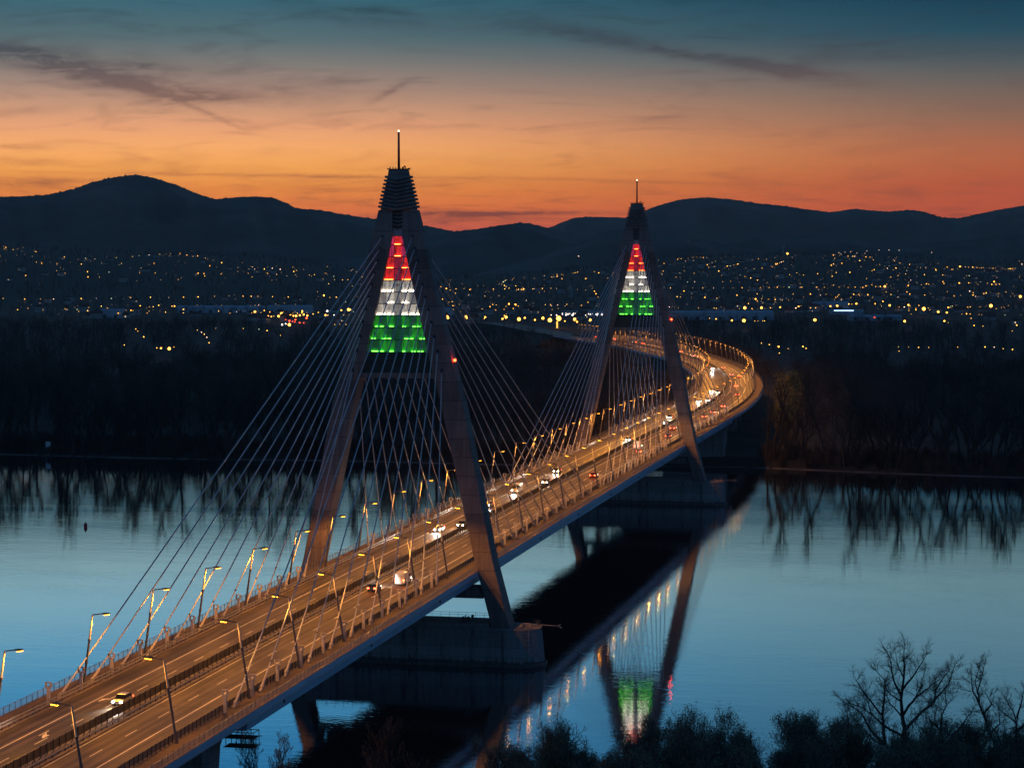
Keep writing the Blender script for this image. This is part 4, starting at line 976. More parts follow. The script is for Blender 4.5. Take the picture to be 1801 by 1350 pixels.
# ------------------------------------------------------------------ street lamps of the bridge
LAMP_W = 5200.0
def lamp_proto():
    """stands at the right edge: leans and reaches towards -x"""
    mb = MB(); mb.tube((0, 0, 0), (-1.12, 0, 7.3), 0.19, 0.16, n=10); 
    for z in (3.9, 7.3): x = -1.12*z/7.3; mb.tube((x, 0, z-0.12), (x-0.02, 0, z+0.12), 0.24, n=10)
    mb.box((0, 0, 0.06), (0.5, 0.5, 0.12))
    root = mb.build('bridge_lamp', M['pole'], smooth=False)
    MB().tube((-1.12, 0, 7.3), (-1.7, 0, 11.1), 0.15, 0.12, n=10).build('pole_top', M['poletop_lit'], root)
    ar = MB(); ar.tube((-1.7, 0, 11.05), (-3.3, 0, 11.28), 0.085, n=8); ar = ar.build('arm', M['pole'], root)
    h = MB(); h.loft([[(-4.45, -0.10, 11.32), (-4.45, 0.10, 11.32), (-4.45, 0.06, 11.42), (-4.45, -0.06, 11.42)], [(-3.8, -0.17, 11.22), (-3.8, 0.17, 11.22), (-3.8, 0.12, 11.46), (-3.8, -0.12, 11.46)], [(-3.1, -0.09, 11.18), (-3.1, 0.09, 11.18), (-3.1, 0.06, 11.38), (-3.1, -0.06, 11.38)]]).build('lamp_head', M['pole'], root)
    b_ = MB(); b_.loft([[(-4.38, -0.09, 11.31), (-4.38, 0.09, 11.31), (-3.45, 0.14, 11.215), (-3.45, -0.14, 11.215)], [(-4.25, -0.06, 11.17), (-4.25, 0.06, 11.17), (-3.55, 0.09, 11.06), (-3.55, -0.09, 11.06)]]).build('bowl', M['bowl'], root)
    MB().add([(-4.36, -0.2, 11.15), (-3.46, -0.2, 11.04), (-3.46, 0.2, 11.04), (-4.36, 0.2, 11.15)], [(0, 3, 2, 1)]).build('bulb_window', M['bulb'], root)
    ld = bpy.data.lights.new('sodium_lamp', 'SPOT'); ld.spot_size = R(179); ld.spot_blend = 0.45; ld.energy = LAMP_W; ld.color = SOD; ld.shadow_soft_size = 0.12
    ld.cycles.use_multiple_importance_sampling = False
    lo = bpy.data.objects.new('sodium_lamp', ld); COL.objects.link(lo); lo.parent = root; lo.location = (-3.9, 0, 10.9)
    l2 = bpy.data.lights.new('lamp_spill', 'POINT'); l2.energy = LAMP_W*0.06; l2.color = SOD; l2.shadow_soft_size = 0.12; l2.cycles.use_multiple_importance_sampling = False
    lo = bpy.data.objects.new('lamp_spill', l2); COL.objects.link(lo); lo.parent = root; lo.location = (-3.9, 0, 10.85)
    return root
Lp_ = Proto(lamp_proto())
LS = [-160.3, -130.3, -106, -82, -57.5, -32.5, -8.8, 14.6, 38, 62, 86.5, 111, 138, 165, 190]+[216+21.8*k for k in range(54)]
RS = [-192, -162, -132.6, -109, -85.2, -61.2, -37.8, -14, 10, 33.9, 57.2, 81, 105.6, 129, 153, 177, 200]+[222+21.8*k for k in range(54)]
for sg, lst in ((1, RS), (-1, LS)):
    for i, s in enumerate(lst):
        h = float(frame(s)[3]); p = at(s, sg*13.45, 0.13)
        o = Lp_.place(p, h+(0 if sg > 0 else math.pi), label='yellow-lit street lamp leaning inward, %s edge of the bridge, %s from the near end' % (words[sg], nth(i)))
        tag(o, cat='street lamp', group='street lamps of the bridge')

# ------------------------------------------------------------------ vehicles
M['tyre'] = pmat('tyre_rubber', (0.02, 0.02, 0.02), 0.9, 0.2, 3)
M['glass'] = pmat('car_glass', (0.02, 0.025, 0.03), 0.12, 0.1, 1)
M['head'] = pmat('head_lamp', (0.9, 0.9, 0.9), 0.3, 0.05, 1, emit=(1.0, 0.86, 0.70), es=60.0)
M['tail'] = pmat('tail_lamp', (0.6, 0.03, 0.02), 0.3, 0.05, 1, emit=(1.0, 0.05, 0.015), es=34.0)
paints = {n: pmat('paint_'+n, c, 0.35, 0.08, 1.0, metal=m) for n, c, m in (('white', (0.6, 0.6, 0.58), 0), ('silver', (0.42, 0.43, 0.45), .4), ('dark', (0.045, 0.05, 0.06), .2), ('red', (0.30, 0.03, 0.03), .1), ('blue', (0.05, 0.09, 0.2), .2), ('grey', (0.17, 0.17, 0.18), .3))}
def vehicle(kind, paint):
    root = empty('parked', (0, 0, 0)); root.name = {'car': 'car', 'van': 'van', 'truck': 'truck'}[kind]
    pm = paints[paint]
    def sect(st): return [[(-w, y, z0), (w, y, z0), (w*1.0, y, (z0+z1)/2), (w*0.94, y, z1), (-w*0.94, y, z1), (-w*1.0, y, (z0+z1)/2)] for y, w, z0, z1 in st]
    if kind == 'car':
        MB().loft(sect([(-2.12, .70, .42, .78), (-2.02, .84, .28, .92), (-1.2, .88, .22, .97), (0.6, .88, .22, .95), (1.5, .86, .24, .86), (2.0, .80, .28, .72), (2.12, .66, .36, .62)])).build('body', pm, root, smooth=False)
        MB().loft([[(-.80, -1.75, .93), (.80, -1.75, .93), (.80, 1.15, .93), (-.80, 1.15, .93)], [(-.64, -1.25, 1.40), (.64, -1.25, 1.40), (.64, .35, 1.40), (-.64, .35, 1.40)]]).build('windows', M['glass'], root)
        MB().loft([[(-.65, -1.28, 1.39), (.65, -1.28, 1.39), (.65, .38, 1.39), (-.65, .38, 1.39)], [(-.58, -1.05, 1.46), (.58, -1.05, 1.46), (.58, .2, 1.46), (-.58, .2, 1.46)]]).build('roof', pm, root)
        yf, yr, zl, zt, wx, wh, rw = 2.06, -2.08, .62, .78, .60, (1.35, -1.3), .32
    elif kind == 'van':
        MB().loft(sect([(-2.7, .92, .35, 2.2), (-2.6, .98, .28, 2.35), (1.2, .98, .26, 2.35), (1.55, .97, .26, 2.2), (2.2, .95, .28, 1.25), (2.75, .86, .32, 1.0), (2.85, .75, .4, .85)])).build('body', pm, root)
        MB().hexa([(-.86, 1.62, 2.12), (.86, 1.62, 2.12), (.9, 2.24, 1.30), (-.9, 2.24, 1.30), (-.86, 1.68, 2.16), (.86, 1.68, 2.16), (.9, 2.30, 1.34), (-.9, 2.30, 1.34)]).build('windscreen', M['glass'], root)
        for sx in (-1, 1): MB().box((sx*.985, 1.0, 1.65), (.03, 1.1, .55)).build('side_window', M['glass'], root)
        yf, yr, zl, zt, wx, wh, rw = 2.78, -2.71, .78, 1.05, .72, (1.8, -1.7), .36
    else:
        MB().box((0, -1.6, 2.35), (2.5, 7.6, 2.9)).build('cargo_box', pm, root)
        MB().loft(sect([(2.35, 1.2, .5, 2.7), (3.9, 1.2, .5, 2.6), (4.3, 1.15, .5, 1.7), (4.4, 1.05, .55, 1.2)])).build('cab', paints['grey'], root)
        MB().box((0, -1.0, .75), (1.6, 8.6, .3)).build('chassis', M['dsteel'], root)
        MB().hexa([(-1.02, 3.96, 2.5), (1.02, 3.96, 2.5), (1.05, 4.30, 1.75), (-1.05, 4.30, 1.75), (-1.02, 4.0, 2.55), (1.02, 4.0, 2.55), (1.05, 4.36, 1.8), (-1.05, 4.36, 1.8)]).build('windscreen', M['glass'], root)
        yf, yr, zl, zt, wx, wh, rw = 4.42, -5.42, .85, 1.1, .9, (3.2, -2.6, -4.0), .48
    for wy in wh:
        for sx in (-1, 1):
            X = {'car': .78, 'van': .88, 'truck': 1.02}[kind]
            MB().tube((sx*(X-.1), wy, rw), (sx*(X+.12), wy, rw), rw, n=12).build('wheel', M['tyre'], root)
    for sx in (-1, 1):
        MB().ball((sx*wx, yf, zl), .19, 8, 6, 0.75).build('headlight', M['head'], root)
        MB().box((sx*(wx+.04), yr, zt), (.36, .08, .24)).build('tail_light', M['tail'], root)
    return root
def headbeam(root, kind):
    ld = bpy.data.lights.new('headlight_beam', 'SPOT'); ld.energy = 4500; ld.color = (1.0, 0.88, 0.74); ld.spot_size = R(72); ld.spot_blend = 0.6; ld.shadow_soft_size = 0.1
    ld.cycles.use_multiple_importance_sampling = False
    lo = bpy.data.objects.new('headlight_beam', ld); COL.objects.link(lo); lo.parent = root
    lo.location = (0, {'car': 2.35, 'van': 3.1, 'truck': 4.8}[kind], 0.8); lo.rotation_euler = (R(84), 0, 0)
VP = {}
def put(kind, paint, s, u, label, grp):
    if (kind, paint) not in VP:
        r_ = vehicle(kind, paint); headbeam(r_, kind); VP[kind, paint] = Proto(r_)
    h = float(frame(s)[3])
    o = VP[kind, paint].place(at(s, u, 0.01), h+(math.pi if u < 0 else 0), label=label); tag(o, cat={'car': 'car', 'van': 'van', 'truck': 'truck'}[kind], group=grp)
ON = [(-139, -3.6, 'car', 'silver'), (58, -6.6, 'car', 'white'), (67, -3.3, 'car', 'dark'), (108, -6.5, 'car', 'silver'), (142, -6.6, 'van', 'white'), (165, -3.3, 'car', 'white'), (196, -6.4, 'car', 'grey'), (309, -4.2, 'car', 'white'), (388, -3.0, 'car', 'silver'), (417, -6.0, 'car', 'dark'), (446, -3.2, 'car', 'white'), (512, -6.4, 'car', 'silver'), (522, -3.3, 'car', 'grey'), (580, -3.0, 'car', 'white'), (588, -6.2, 'car', 'dark'), (752, -6.2, 'car', 'white'), (796, -3.3, 'car', 'silver')]
for i, (s, u, k, p) in enumerate(ON): put(k, p, s, u, '%s %s with white headlights, %s oncoming vehicle from the near end' % (p, k, nth(i)), 'oncoming vehicles on the left carriageway')
AW = [(-31, 3.3, 'car', 'blue'), (-21, 6.3, 'van', 'white'), (185, 6.4, 'car', 'red'), (264, 6.9, 'car', 'silver'), (281, 3.5, 'van', 'white'), (326, 6.9, 'car', 'dark'), (362, 3.3, 'car', 'grey'), (380, 6.9, 'car', 'red'), (422, 6.9, 'car', 'silver'), (448, 6.9, 'car', 'grey'), (484, 6.9, 'car', 'white'), (560, 6.9, 'car', 'dark'), (631, 3.9, 'car', 'silver'), (719, 6.6, 'car', 'grey'), (735, 3.2, 'car', 'blue'), (808, 3.6, 'car', 'silver'), (944, 5.5, 'car', 'red'), (960, 4.2, 'car', 'grey'), (1019, 6.6, 'car', 'white'), (1160, 5, 'car', 'dark'), (1205, 6.6, 'car', 'grey'), (1250, 4, 'car', 'silver'), (1300, 6, 'van', 'white'), (1352, 4, 'car', 'grey'), (1405, 6, 'car', 'red')]
for i, (s, u, k, p) in enumerate(AW): put(k, p, s, u, '%s %s with red tail lights, %s departing vehicle from the near end' % (p, k, nth(i)), 'departing vehicles on the right carriageway')

# ------------------------------------------------------------------ things on the water and the banks
buoy = MB(); buoy.tube((0, 0, -0.5), (0, 0, 0.9), 0.55, 0.55, n=14); buoy.tube((0, 0, 0.9), (0, 0, 1.35), 0.48, 0.25, n=14)
buoy = buoy.build('river_buoy', pmat('buoy_red', (0.30, 0.025, 0.03), 0.5, 0.25, 1.5), smooth=False); buoy.location = (-153.9, 198, 0)
MB().tube((0, 0, 1.3), (0, 0, 1.75), 0.08, n=6).build('top_mark', M['dsteel'], buoy)
tag(buoy, 'small dark red can buoy floating on the river left of the bridge', 'buoy')
nav = empty('river_sign', (-269.5, float(shore_far(-269.5))+3, float(ground_z(-269.5, float(shore_far(-269.5))+3)))); tag(nav, 'small pale square board on two legs on the far river bank', 'sign')
MB().box((0, 0, 3.7), (2.2, 0.12, 2.2)).build('board', pmat('board_white', (0.62, 0.64, 0.66), 0.6, 0.1, 1), nav)
for sx in (-1, 1): MB().box((sx*0.8, 0.12, 1.3), (0.14, 0.14, 2.8)).build('leg', M['galv'], nav)

plat = empty('inspection_platform', (14.4, -136, 12.0)); tag(plat, 'black steel inspection cage hanging beside the near end pier', 'platform')
mb = MB()
for z in (0, 1.3, 2.2):
    for y in (-1.2, 1.2): mb.bar((-3.4, y, z), (1.2+(0.5 if z == 1.3 else 0), y, z), 0.10, 0.10)
    for x in (-3.0, -1.4, 0.0, 1.2): mb.bar((x, -1.2, z), (x, 1.2, z), 0.08, 0.08)
for x in (-3.0, -1.4, 0.0, 1.2):
    for y in (-1.2, 1.2): mb.bar((x, y, 0), (x, y, 2.2), 0.09, 0.09)
for x0, x1 in ((-1.4, 0.0), (0.0, 1.2)): mb.bar((x0, -1.2, 0), (x1, -1.2, 1.3), 0.06, 0.06)
mb.build('cage', M['dsteel'], plat)
mb = MB(); mb.box((-1.1, 0, 0.02), (4.4, 2.3, 0.06)); mb.box((-1.0, 0, 1.33), (4.6, 2.3, 0.06)); mb.build('floor', M['dsteel'], plat)
mb = MB()
for x in (-2.4,): mb.bar((x, 0, 2.2), (x, 0, 3.6), 0.12, 0.12)
mb.build('hanger', M['dsteel'], plat)

# ------------------------------------------------------------------ the town: lamps, houses, sheds
def lamp_mesh(name, h, r, pole, mat_):
    mb = MB(); mb.tube((0, 0, -h), (0, 0, 0), pole, n=5); mb.k = 1; mb.ball((0, 0, 0), r, 8, 6); return mb.mesh(name, [M['dsteel'], mat_])
def glow(name, c, es, sm=False): return pmat(name, (0.6, 0.5, 0.4), 0.5, 0.05, 1, emit=c, es=es, sample=sm)
G = {'s': glow('town_sodium', (1.0, 0.43, 0.05), 8.0), 'w': glow('town_white', (1.0, 0.86, 0.76), 6.0), 'r': glow('town_red', (1.0, 0.06, 0.02), 6.0), 'p': glow('town_pink', (1.0, 0.62, 0.44), 5.0), 'g': glow('town_green', (0.72, 0.95, 0.5), 3.0), 'b': glow('town_bright', (1.0, 0.38, 0.04), 9.0, True)}
items = []
for part in TOWN.split(';'):
    k, l = part.split(':')
    for t in l.split():
        x, y = map(int, t.split(',')); items.append((x, y, k))
rg = random.Random(21)
LM = {}
for k, (h, r, pole, g_) in {'s': (7, 0.34, 0.10, 's'), 'p': (6, 0.4, 0.10, 'p'), 'g': (6, 0.36, 0.10, 'g'), 'b': (9, 1.1, 0.13, 'b'), 'B': (12, 1.8, 0.16, 'b'), 'w': (5, 0.85, 0.12, 'w'), 'r': (3, 0.8, 0.12, 'r')}.items(): LM[k] = lamp_mesh('town_lamp', h, r, pole, G[g_])
def seen(it): return {'B': 3, 'b': 2, 'w': 2, 'r': 2, 's': 1}[it[2]]*2000.0/math.hypot(it[0]-CAM[0], it[1]-CAM[1])
items.sort(key=seen, reverse=True)
LAB = {'s': 'small yellow street lamp among the town lights on the far side', 'p': 'small pinkish street lamp among the town lights on the far side', 'g': 'faint greenish street lamp among the town lights on the far side', 'b': 'bright orange street lamp in the town beyond the far wood', 'B': 'big bright orange lamp on a tall mast beyond the far wood', 'w': 'white lamp by the lit shop fronts in the town', 'r': 'red light by the road at the edge of the town'}  # most red ones stand in for car tail lights, built as pole lamps
restV = {}
hts = {'s': 6.5, 'p': 6.5, 'g': 6.5, 'b': 8, 'B': 10, 'w': 5, 'r': 5}
for i, (x, y, k) in enumerate(items):
    if k == 's':
        q = rg.random(); k = 'p' if q > 0.88 else 'g' if q > 0.82 else 's'
    d = math.hypot(x-CAM[0], y-CAM[1]); sc = (d/3200.0)**0.6*min(1.7, max(0.55, rg.lognormvariate(-0.08, 0.38)))
    z = float(ground_z(x, y))+hts[k]
    if i < 290:
        o = link('town_lamp', LM[k], None, (x, y, z), 0, sc); tag(o, LAB[k], 'street lamp', {'s': 'small yellow town lamps', 'p': 'small pinkish town lamps', 'g': 'faint greenish town lamps', 'b': 'bright orange town lamps', 'B': 'big orange mast lamps', 'w': 'white shop front lamps', 'r': 'red car and roadside lights'}[k])
    else: restV.setdefault(k, []).append((x, y, z, sc))
for k, l in restV.items():
    mb = MB()
    for x, y, z, sc in l:
        mb.k = 0; mb.tube((x, y, z-6*sc), (x, y, z), 0.1, n=3, caps=False); mb.k = 1; mb.ball((x, y, z), {'s': 0.37, 'p': 0.36, 'g': 0.42}.get(k, 0.9)*sc, 6, 4)
    tag(mb.build('town_lights', [M['dsteel'], G[k if k in G else 'b']]), kind='stuff')
mb = MB(); mb.k = 0; rg = random.Random(33)
for k in range(650):
    it = rg.choice(items[120:]); x = it[0]+rg.gauss(0, 60); y = it[1]+rg.gauss(0, 70); d = math.hypot(x-CAM[0], y-CAM[1])
    if d > 2900: mb.ball((x, y, float(ground_z(x, y))+rg.uniform(4, 9)), 0.26*(d/3500)*rg.uniform(.6, 1.2), 6, 4)
tag(mb.build('town_lights', glow('dim_windows', (1.0, 0.60, 0.30), 1.6)), kind='stuff')
# far lights strung along the foot of the mountains
mb = MB(); mb.k = 0
for a, d, h in [(8.3, 7400, 95), (8.45, 7400, 97), (8.6, 7400, 98), (8.75, 7400, 94), (9.0, 7500, 101), (9.3, 7500, 104), (9.55, 7500, 104), (9.8, 7500, 103), (8.35, 7400, 90), (10.6, 7700, 96), (8.95, 7500, 93), (-6.55, 7300, 78), (1.7, 7000, 85), (1.72, 7000, 85), (-4.1, 6900, 42), (-4.05, 6900, 44), (-2.5, 6900, 50)]:
    aa = R(a)+AZ0; mb.ball((CAM[0]+d*math.sin(aa), CAM[1]+d*math.cos(aa), h), 0.75, 6, 4)
tag(mb.build('town_lights', G['p']), kind='stuff')

M['wall'] = pmat('house_plaster', (0.42, 0.38, 0.34), 0.9, 0.4, 0.02)
M['tile'] = pmat('roof_tile', (0.13, 0.075, 0.06), 0.9, 0.35, 0.3)
M['shed'] = pmat('shed_cladding', (0.42, 0.47, 0.52), 0.6, 0.2, 0.05)
M['win'] = pmat('lit_window', (0.8, 0.6, 0.4), 0.5, 0.2, 0.5, emit=(1.0, 0.62, 0.28), es=1.6)
def house(w, l, h, rf, win):
    r = MB(); r.box((0, 0, h/2-1), (w, l, h+2)); r = r.build('house', M['wall'])
    mb = MB(); mb.add([(-w/2-.4, -l/2-.4, h-.1), (w/2+.4, -l/2-.4, h-.1), (w/2+.4, l/2+.4, h-.1), (-w/2-.4, l/2+.4, h-.1), (0, -l/2-.4, h+rf), (0, l/2+.4, h+rf)], [(0, 1, 4), (2, 3, 5), (1, 2, 5, 4), (3, 0, 4, 5), (0, 3, 2, 1)])
    rfo = mb.build('roof', M['tile'], r); MB().box((w*.2, l*.2, h+rf*.8), (.7, .7, 1.6)).build('chimney', M['wall'], rfo)
    for x in win: MB().box((x, -l/2-.03, h*.55), (1.1, .08, 1.2)).build('window', M['win'] if len(win) == 1 else M['glass'], r)
    return Proto(r)
HP = [house(9, 11, 5.5, 4, (-2, 2)), house(8, 9, 4, 4.5, (0,)), house(11, 10, 6.5, 3, (-3, 0, 3)), house(10, 14, 3.5, 4, (-2.5, 2.5))]
rg = random.Random(77); n = 0
cl = [i for i in items if 2600 < math.hypot(i[0]-CAM[0], i[1]-CAM[1]) < 6000]
hl = ('two-windowed gabled house', 'small steep gabled house with one lit window', 'broad three-windowed house', 'long low gabled house')
while n < 230:
    it = rg.choice(cl); x = it[0]+rg.gauss(0, 26); y = it[1]+rg.gauss(0, 30)
    if not road_clear(x, y, 30): continue
    k = rg.randrange(4)
    o = HP[k].place((x, y, float(ground_z(x, y))), rg.choice((0, 1.57))+rg.uniform(-.4, .4)-0.2, rg.uniform(.85, 1.25), label=hl[k]+' among the town lights'); tag(o, cat='house', group=hl[k]+'s of the town'); n += 1
def polar(px_az, d): a = R(px_az)+AZ0; return CAM[0]+d*math.sin(a), CAM[1]+d*math.cos(a)
def shed(a, d, L, Wd, h, label, rz, cat='warehouse'):
    x, y = polar(a, d); r = MB().box((0, 0, h/2-1), (L, Wd, h+2)).build('warehouse', M['shed']); r.location = (x, y, float(ground_z(x, y))); r.rotation_euler = (0, 0, rz)
    MB().loft([[(-L/2-.5, -Wd/2-.5, h), (L/2+.5, -Wd/2-.5, h), (L/2+.5, Wd/2+.5, h), (-L/2-.5, Wd/2+.5, h)], [(-L/2-.5, -1, h+2.2), (L/2+.5, -1, h+2.2), (L/2+.5, 1, h+2.2), (-L/2-.5, 1, h+2.2)]]).build('roof', M['shed'], r)
    mb = MB()
    for t in np.arange(-L/2+6, L/2-4, 14): mb.box((t, -Wd/2-.05, 2.2), (4, .12, 4.2))
    mb.build('gate', M['dsteel'], r)
    mb = MB()
    for t in np.arange(-L/2+10, L/2-8, 22): mb.box((t, 0, h+2.3), (3, 3, 1.2))
    mb.build('roof_vent', M['shed'], r)
    tag(r, label, cat, 'warehouses at the edge of the town'); return r
shed(5.3, 2780, 128, 46, 9, 'long pale blue warehouse beyond the wood to the right of the far pylon', 0.25)
shed(9.2, 2760, 62, 30, 5, 'low pale warehouse right of the long one, next to red lamp', 0.2)
shed(-5.65, 3150, 60, 40, 9, 'blue-roofed warehouse behind the bright orange lamp cluster', 0.2)
shed(-7.4, 3200, 120, 40, 8, 'long blue-lit warehouse left of the bright lamp cluster', 0.2)
shed(-1.9, 3000, 40, 24, 8, 'small white-roofed hall between the two pylons', 0.15)
shed(8.1, 3350, 50, 30, 9, 'grey warehouse behind the blue lit sign', 0.2)
shed(-10.1, 2950, 30, 20, 10, 'grey block building by the road at far left', 0.2)
# lit shop front band
x, y = polar(1.9, 2950); r = MB().box((0, 0, 3), (62, 18, 8)).build('shop_building', M['shed']); r.location = (x, y, float(ground_z(x, y))); r.rotation_euler = (0, 0, -0.15)
mb = MB(); rg = random.Random(9)
for t in np.arange(-30, 30, 2.6):
    if rg.random() > 0.35: mb.box((t, -9.05, 3.4+rg.uniform(-.4, .6)), (rg.uniform(.8, 2.2), .1, rg.uniform(.8, 2.4)))
mb.build('lit_window', glow('shop_window', (1.0, 0.80, 0.66), 3.2), r); tag(r, 'shop building with row of lit white windows left of the far pylon', 'shop')
x, y = polar(8.5, 3050); r = MB().box((0, 0, 3), (46, 10, 7)).build('shop_building', M['shed']); r.location = (x, y, float(ground_z(x, y))); r.rotation_euler = (0, 0, 0.15)
MB().box((-4, -5.1, 5.2), (26, .15, 1.3)).build('lit_sign', glow('blue_sign', (0.30, 0.50, 1.0), 4.0), r); tag(r, 'shop building with long blue lit sign in the town on the right', 'shop')
x, y = polar(1.5, 4000); r = MB().box((0, 0, 5), (6, 6, 14)).build('church_tower', M['wall']); r.location = (x, y, float(ground_z(x, y)))
MB().loft([[(-3.2, -3.2, 12), (3.2, -3.2, 12), (3.2, 3.2, 12), (-3.2, 3.2, 12)], [(-.1, -.1, 25), (.1, -.1, 25), (.1, .1, 25), (-.1, .1, 25)]]).build('spire_roof', M['wall'], r); tag(r, 'church tower with pale pointed spire among the town houses', 'church')
x, y = polar(6.9, 5900); r = MB(); r.tube((0, 0, -2), (0, 0, 22), 2.2, 2.0, n=12); r = r.build('water_tower', M['wall']); r.location = (x, y, float(ground_z(x, y)))
MB().tube((0, 0, 20), (0, 0, 31), 3.2, 7.0, n=14).build('tank', M['wall'], r); tag(r, 'flared water tower on the ridge above the town', 'water tower')
# sign gantry over the far motorway
gx, gy, gz, gh = frame(1700); gan = empty('sign_gantry', (float(gx), float(gy), float(gz)), float(gh)); tag(gan, 'lit overhead sign gantry across the far motorway left of the far pylon', 'sign gantry')
for sx in (-15, 15): MB().box((sx, 0, 4.2), (0.8, 0.8, 8.6)).build('post', M['kerb'], gan)
MB().box((0, 0, 8.1), (31, 0.8, 0.9)).build('beam', M['kerb'], gan)
for sx in (-7, 6): MB().box((sx, -0.5, 6.6), (8, 0.15, 2.6)).build('sign_board', M['kerb'], gan)
MB().box((12.6, -0.8, 6.2), (1.4, 0.3, 6.4)).build('lit_panel', glow('orange_panel', (1.0, 0.46, 0.05), 2.2), gan)

# dark tree masses on the town slope
def scatter2(n, d0, d1, a0, a1):
    out = []
    while len(out) < n:
        d = math.sqrt(rgn.uniform(d0*d0, d1*d1)); a = R(rgn.uniform(a0, a1))+AZ0; x, y = CAM[0]+d*math.sin(a), CAM[1]+d*math.cos(a)
        if road_clear(x, y, 30): out.append((x, y))
    return np.array(out)
blob = [low_tree(120+i, 11+2*(i % 3), 7, 3, 4.4, 0) for i in range(4)]
townwood = pmat('town_trees', (0.030, 0.031, 0.030), 0.95, 0.7, 0.02)
mass('forest', show_lamps(scatter2(4200, 3000, 6100, -14.5, 14.5), 70), blob, townwood, 0.6, 1.3)

# ------------------------------------------------------------------ trees and bushes on the near bank
def view_pt(px, depth):
    lat = (px-900.5)/3937.03*depth
    a = np.array([CAM[0]+_f.x*depth+_r.x*lat, CAM[1]+_f.y*depth+_r.y*lat]); return float(a[0]), float(a[1])
FG = []
def near(name, px, depth, H, label, cat='tree', rz=0.0, **kw):
    x, y = view_pt(px, depth); p = tree_proto(name, H=H, **kw)
    o = p.place((x, y, float(ground_z(x, y))), rz, None, label); tag(o, cat=cat); return o
def limb_tree(name, px, depth, label, limbs, seed, x0=850.0, y0=1548.0, k=61.0, dens=0.55, L=2.6):
    """limbs drawn as 2-D bends, given depth of their own, then clothed in branching twigs"""
    rg = random.Random(seed); wood = []; twig = []; dep = {}
    def norm(v):
        l = math.sqrt(sum(c*c for c in v))+1e-9; return tuple(c/l for c in v)
    def spray(p, d, ln, r, lev):
        n = 3 if lev else 4
        for i in range(n):
            d = norm((d[0]+rg.gauss(0, .20), d[1]+rg.gauss(0, .20), d[2]+rg.gauss(0, .18)+0.07)); q = tuple(p[m]+d[m]*ln/n for m in range(3))
            twig.append((p, q, max(.011, r*(1-i/n*.6)), max(.010, r*(1-(i+1)/n*.6)))); p = q
            if lev < 2:
                for _ in range(2 if lev == 0 else (1 if rg.random() < .8 else 2)):
                    a = (rg.gauss(0, 1), rg.gauss(0, 1), rg.gauss(0.15, .8)); e = norm(tuple(d[m]*1.0+a[m]*.75 for m in range(3)))
                    spray(p, e, ln*rg.uniform(.4, .62), r*.6, lev+1)
    for pts, r0, r1 in limbs:
        P = [((x-x0)/k, 0.0, (y0-y)/k) for x, y in pts]
        near_ = min(dep, key=lambda q: (q[0]-P[0][0])**2+(q[1]-P[0][2])**2) if dep else None
        yb = dep[near_] if near_ else 0.0
        ang = rg.uniform(-1.0, 1.0); Q = []
        for x, _, z in P:
            w = math.hypot(x-P[0][0], (z-P[0][2])*0.5); yy = yb+w*math.tan(ang)*0.7; Q.append((x, yy, z)); dep[(x, z)] = yy
        fine = []
        for a, b in zip(Q[:-1], Q[1:]):
            m = max(1, int(math.dist(a, b)/0.8))
            for t in range(m): fine.append(tuple(a[c]+(b[c]-a[c])*t/m+(rg.gauss(0, .05) if t else 0) for c in range(3)))
        fine.append(Q[-1]); n = len(fine)-1
        for i in range(n):
            ra, rb = 1.25*(r0+(r1-r0)*i/n), 1.25*(r0+(r1-r0)*(i+1)/n); wood.append((fine[i], fine[i+1], ra, rb))
            t = (i+1)/n; d = norm(tuple(fine[i+1][c]-fine[i][c] for c in range(3)))
            if t > 0.3 and ra < 0.27:
                for _ in range(int(dens*2+rg.random())):
                    a = (rg.gauss(0, 1), rg.gauss(0, 1), rg.gauss(0.25, .8)); spray(fine[i+1], norm(tuple(d[c]*.8+a[c]*.8 for c in range(3))), L*rg.uniform(.5, 1.1)*(1.1-.4*t), .035, 0)
        spray(fine[-1], d, L*.7, r1, 0)
    v, q = tubes(wood, 6); root = link(name, np_mesh(name+'_wood', v, q, bark, smooth=True))
    v, q = tubes(twig, 3); link('crown', np_mesh(name+'_crown', v, q, twigm), root)
    x, y = view_pt(px, depth); root.location = (x, y, float(ground_z(x, y))); root.rotation_euler = (0, 0, 0.2168)
    tag(root, label, 'tree'); return root
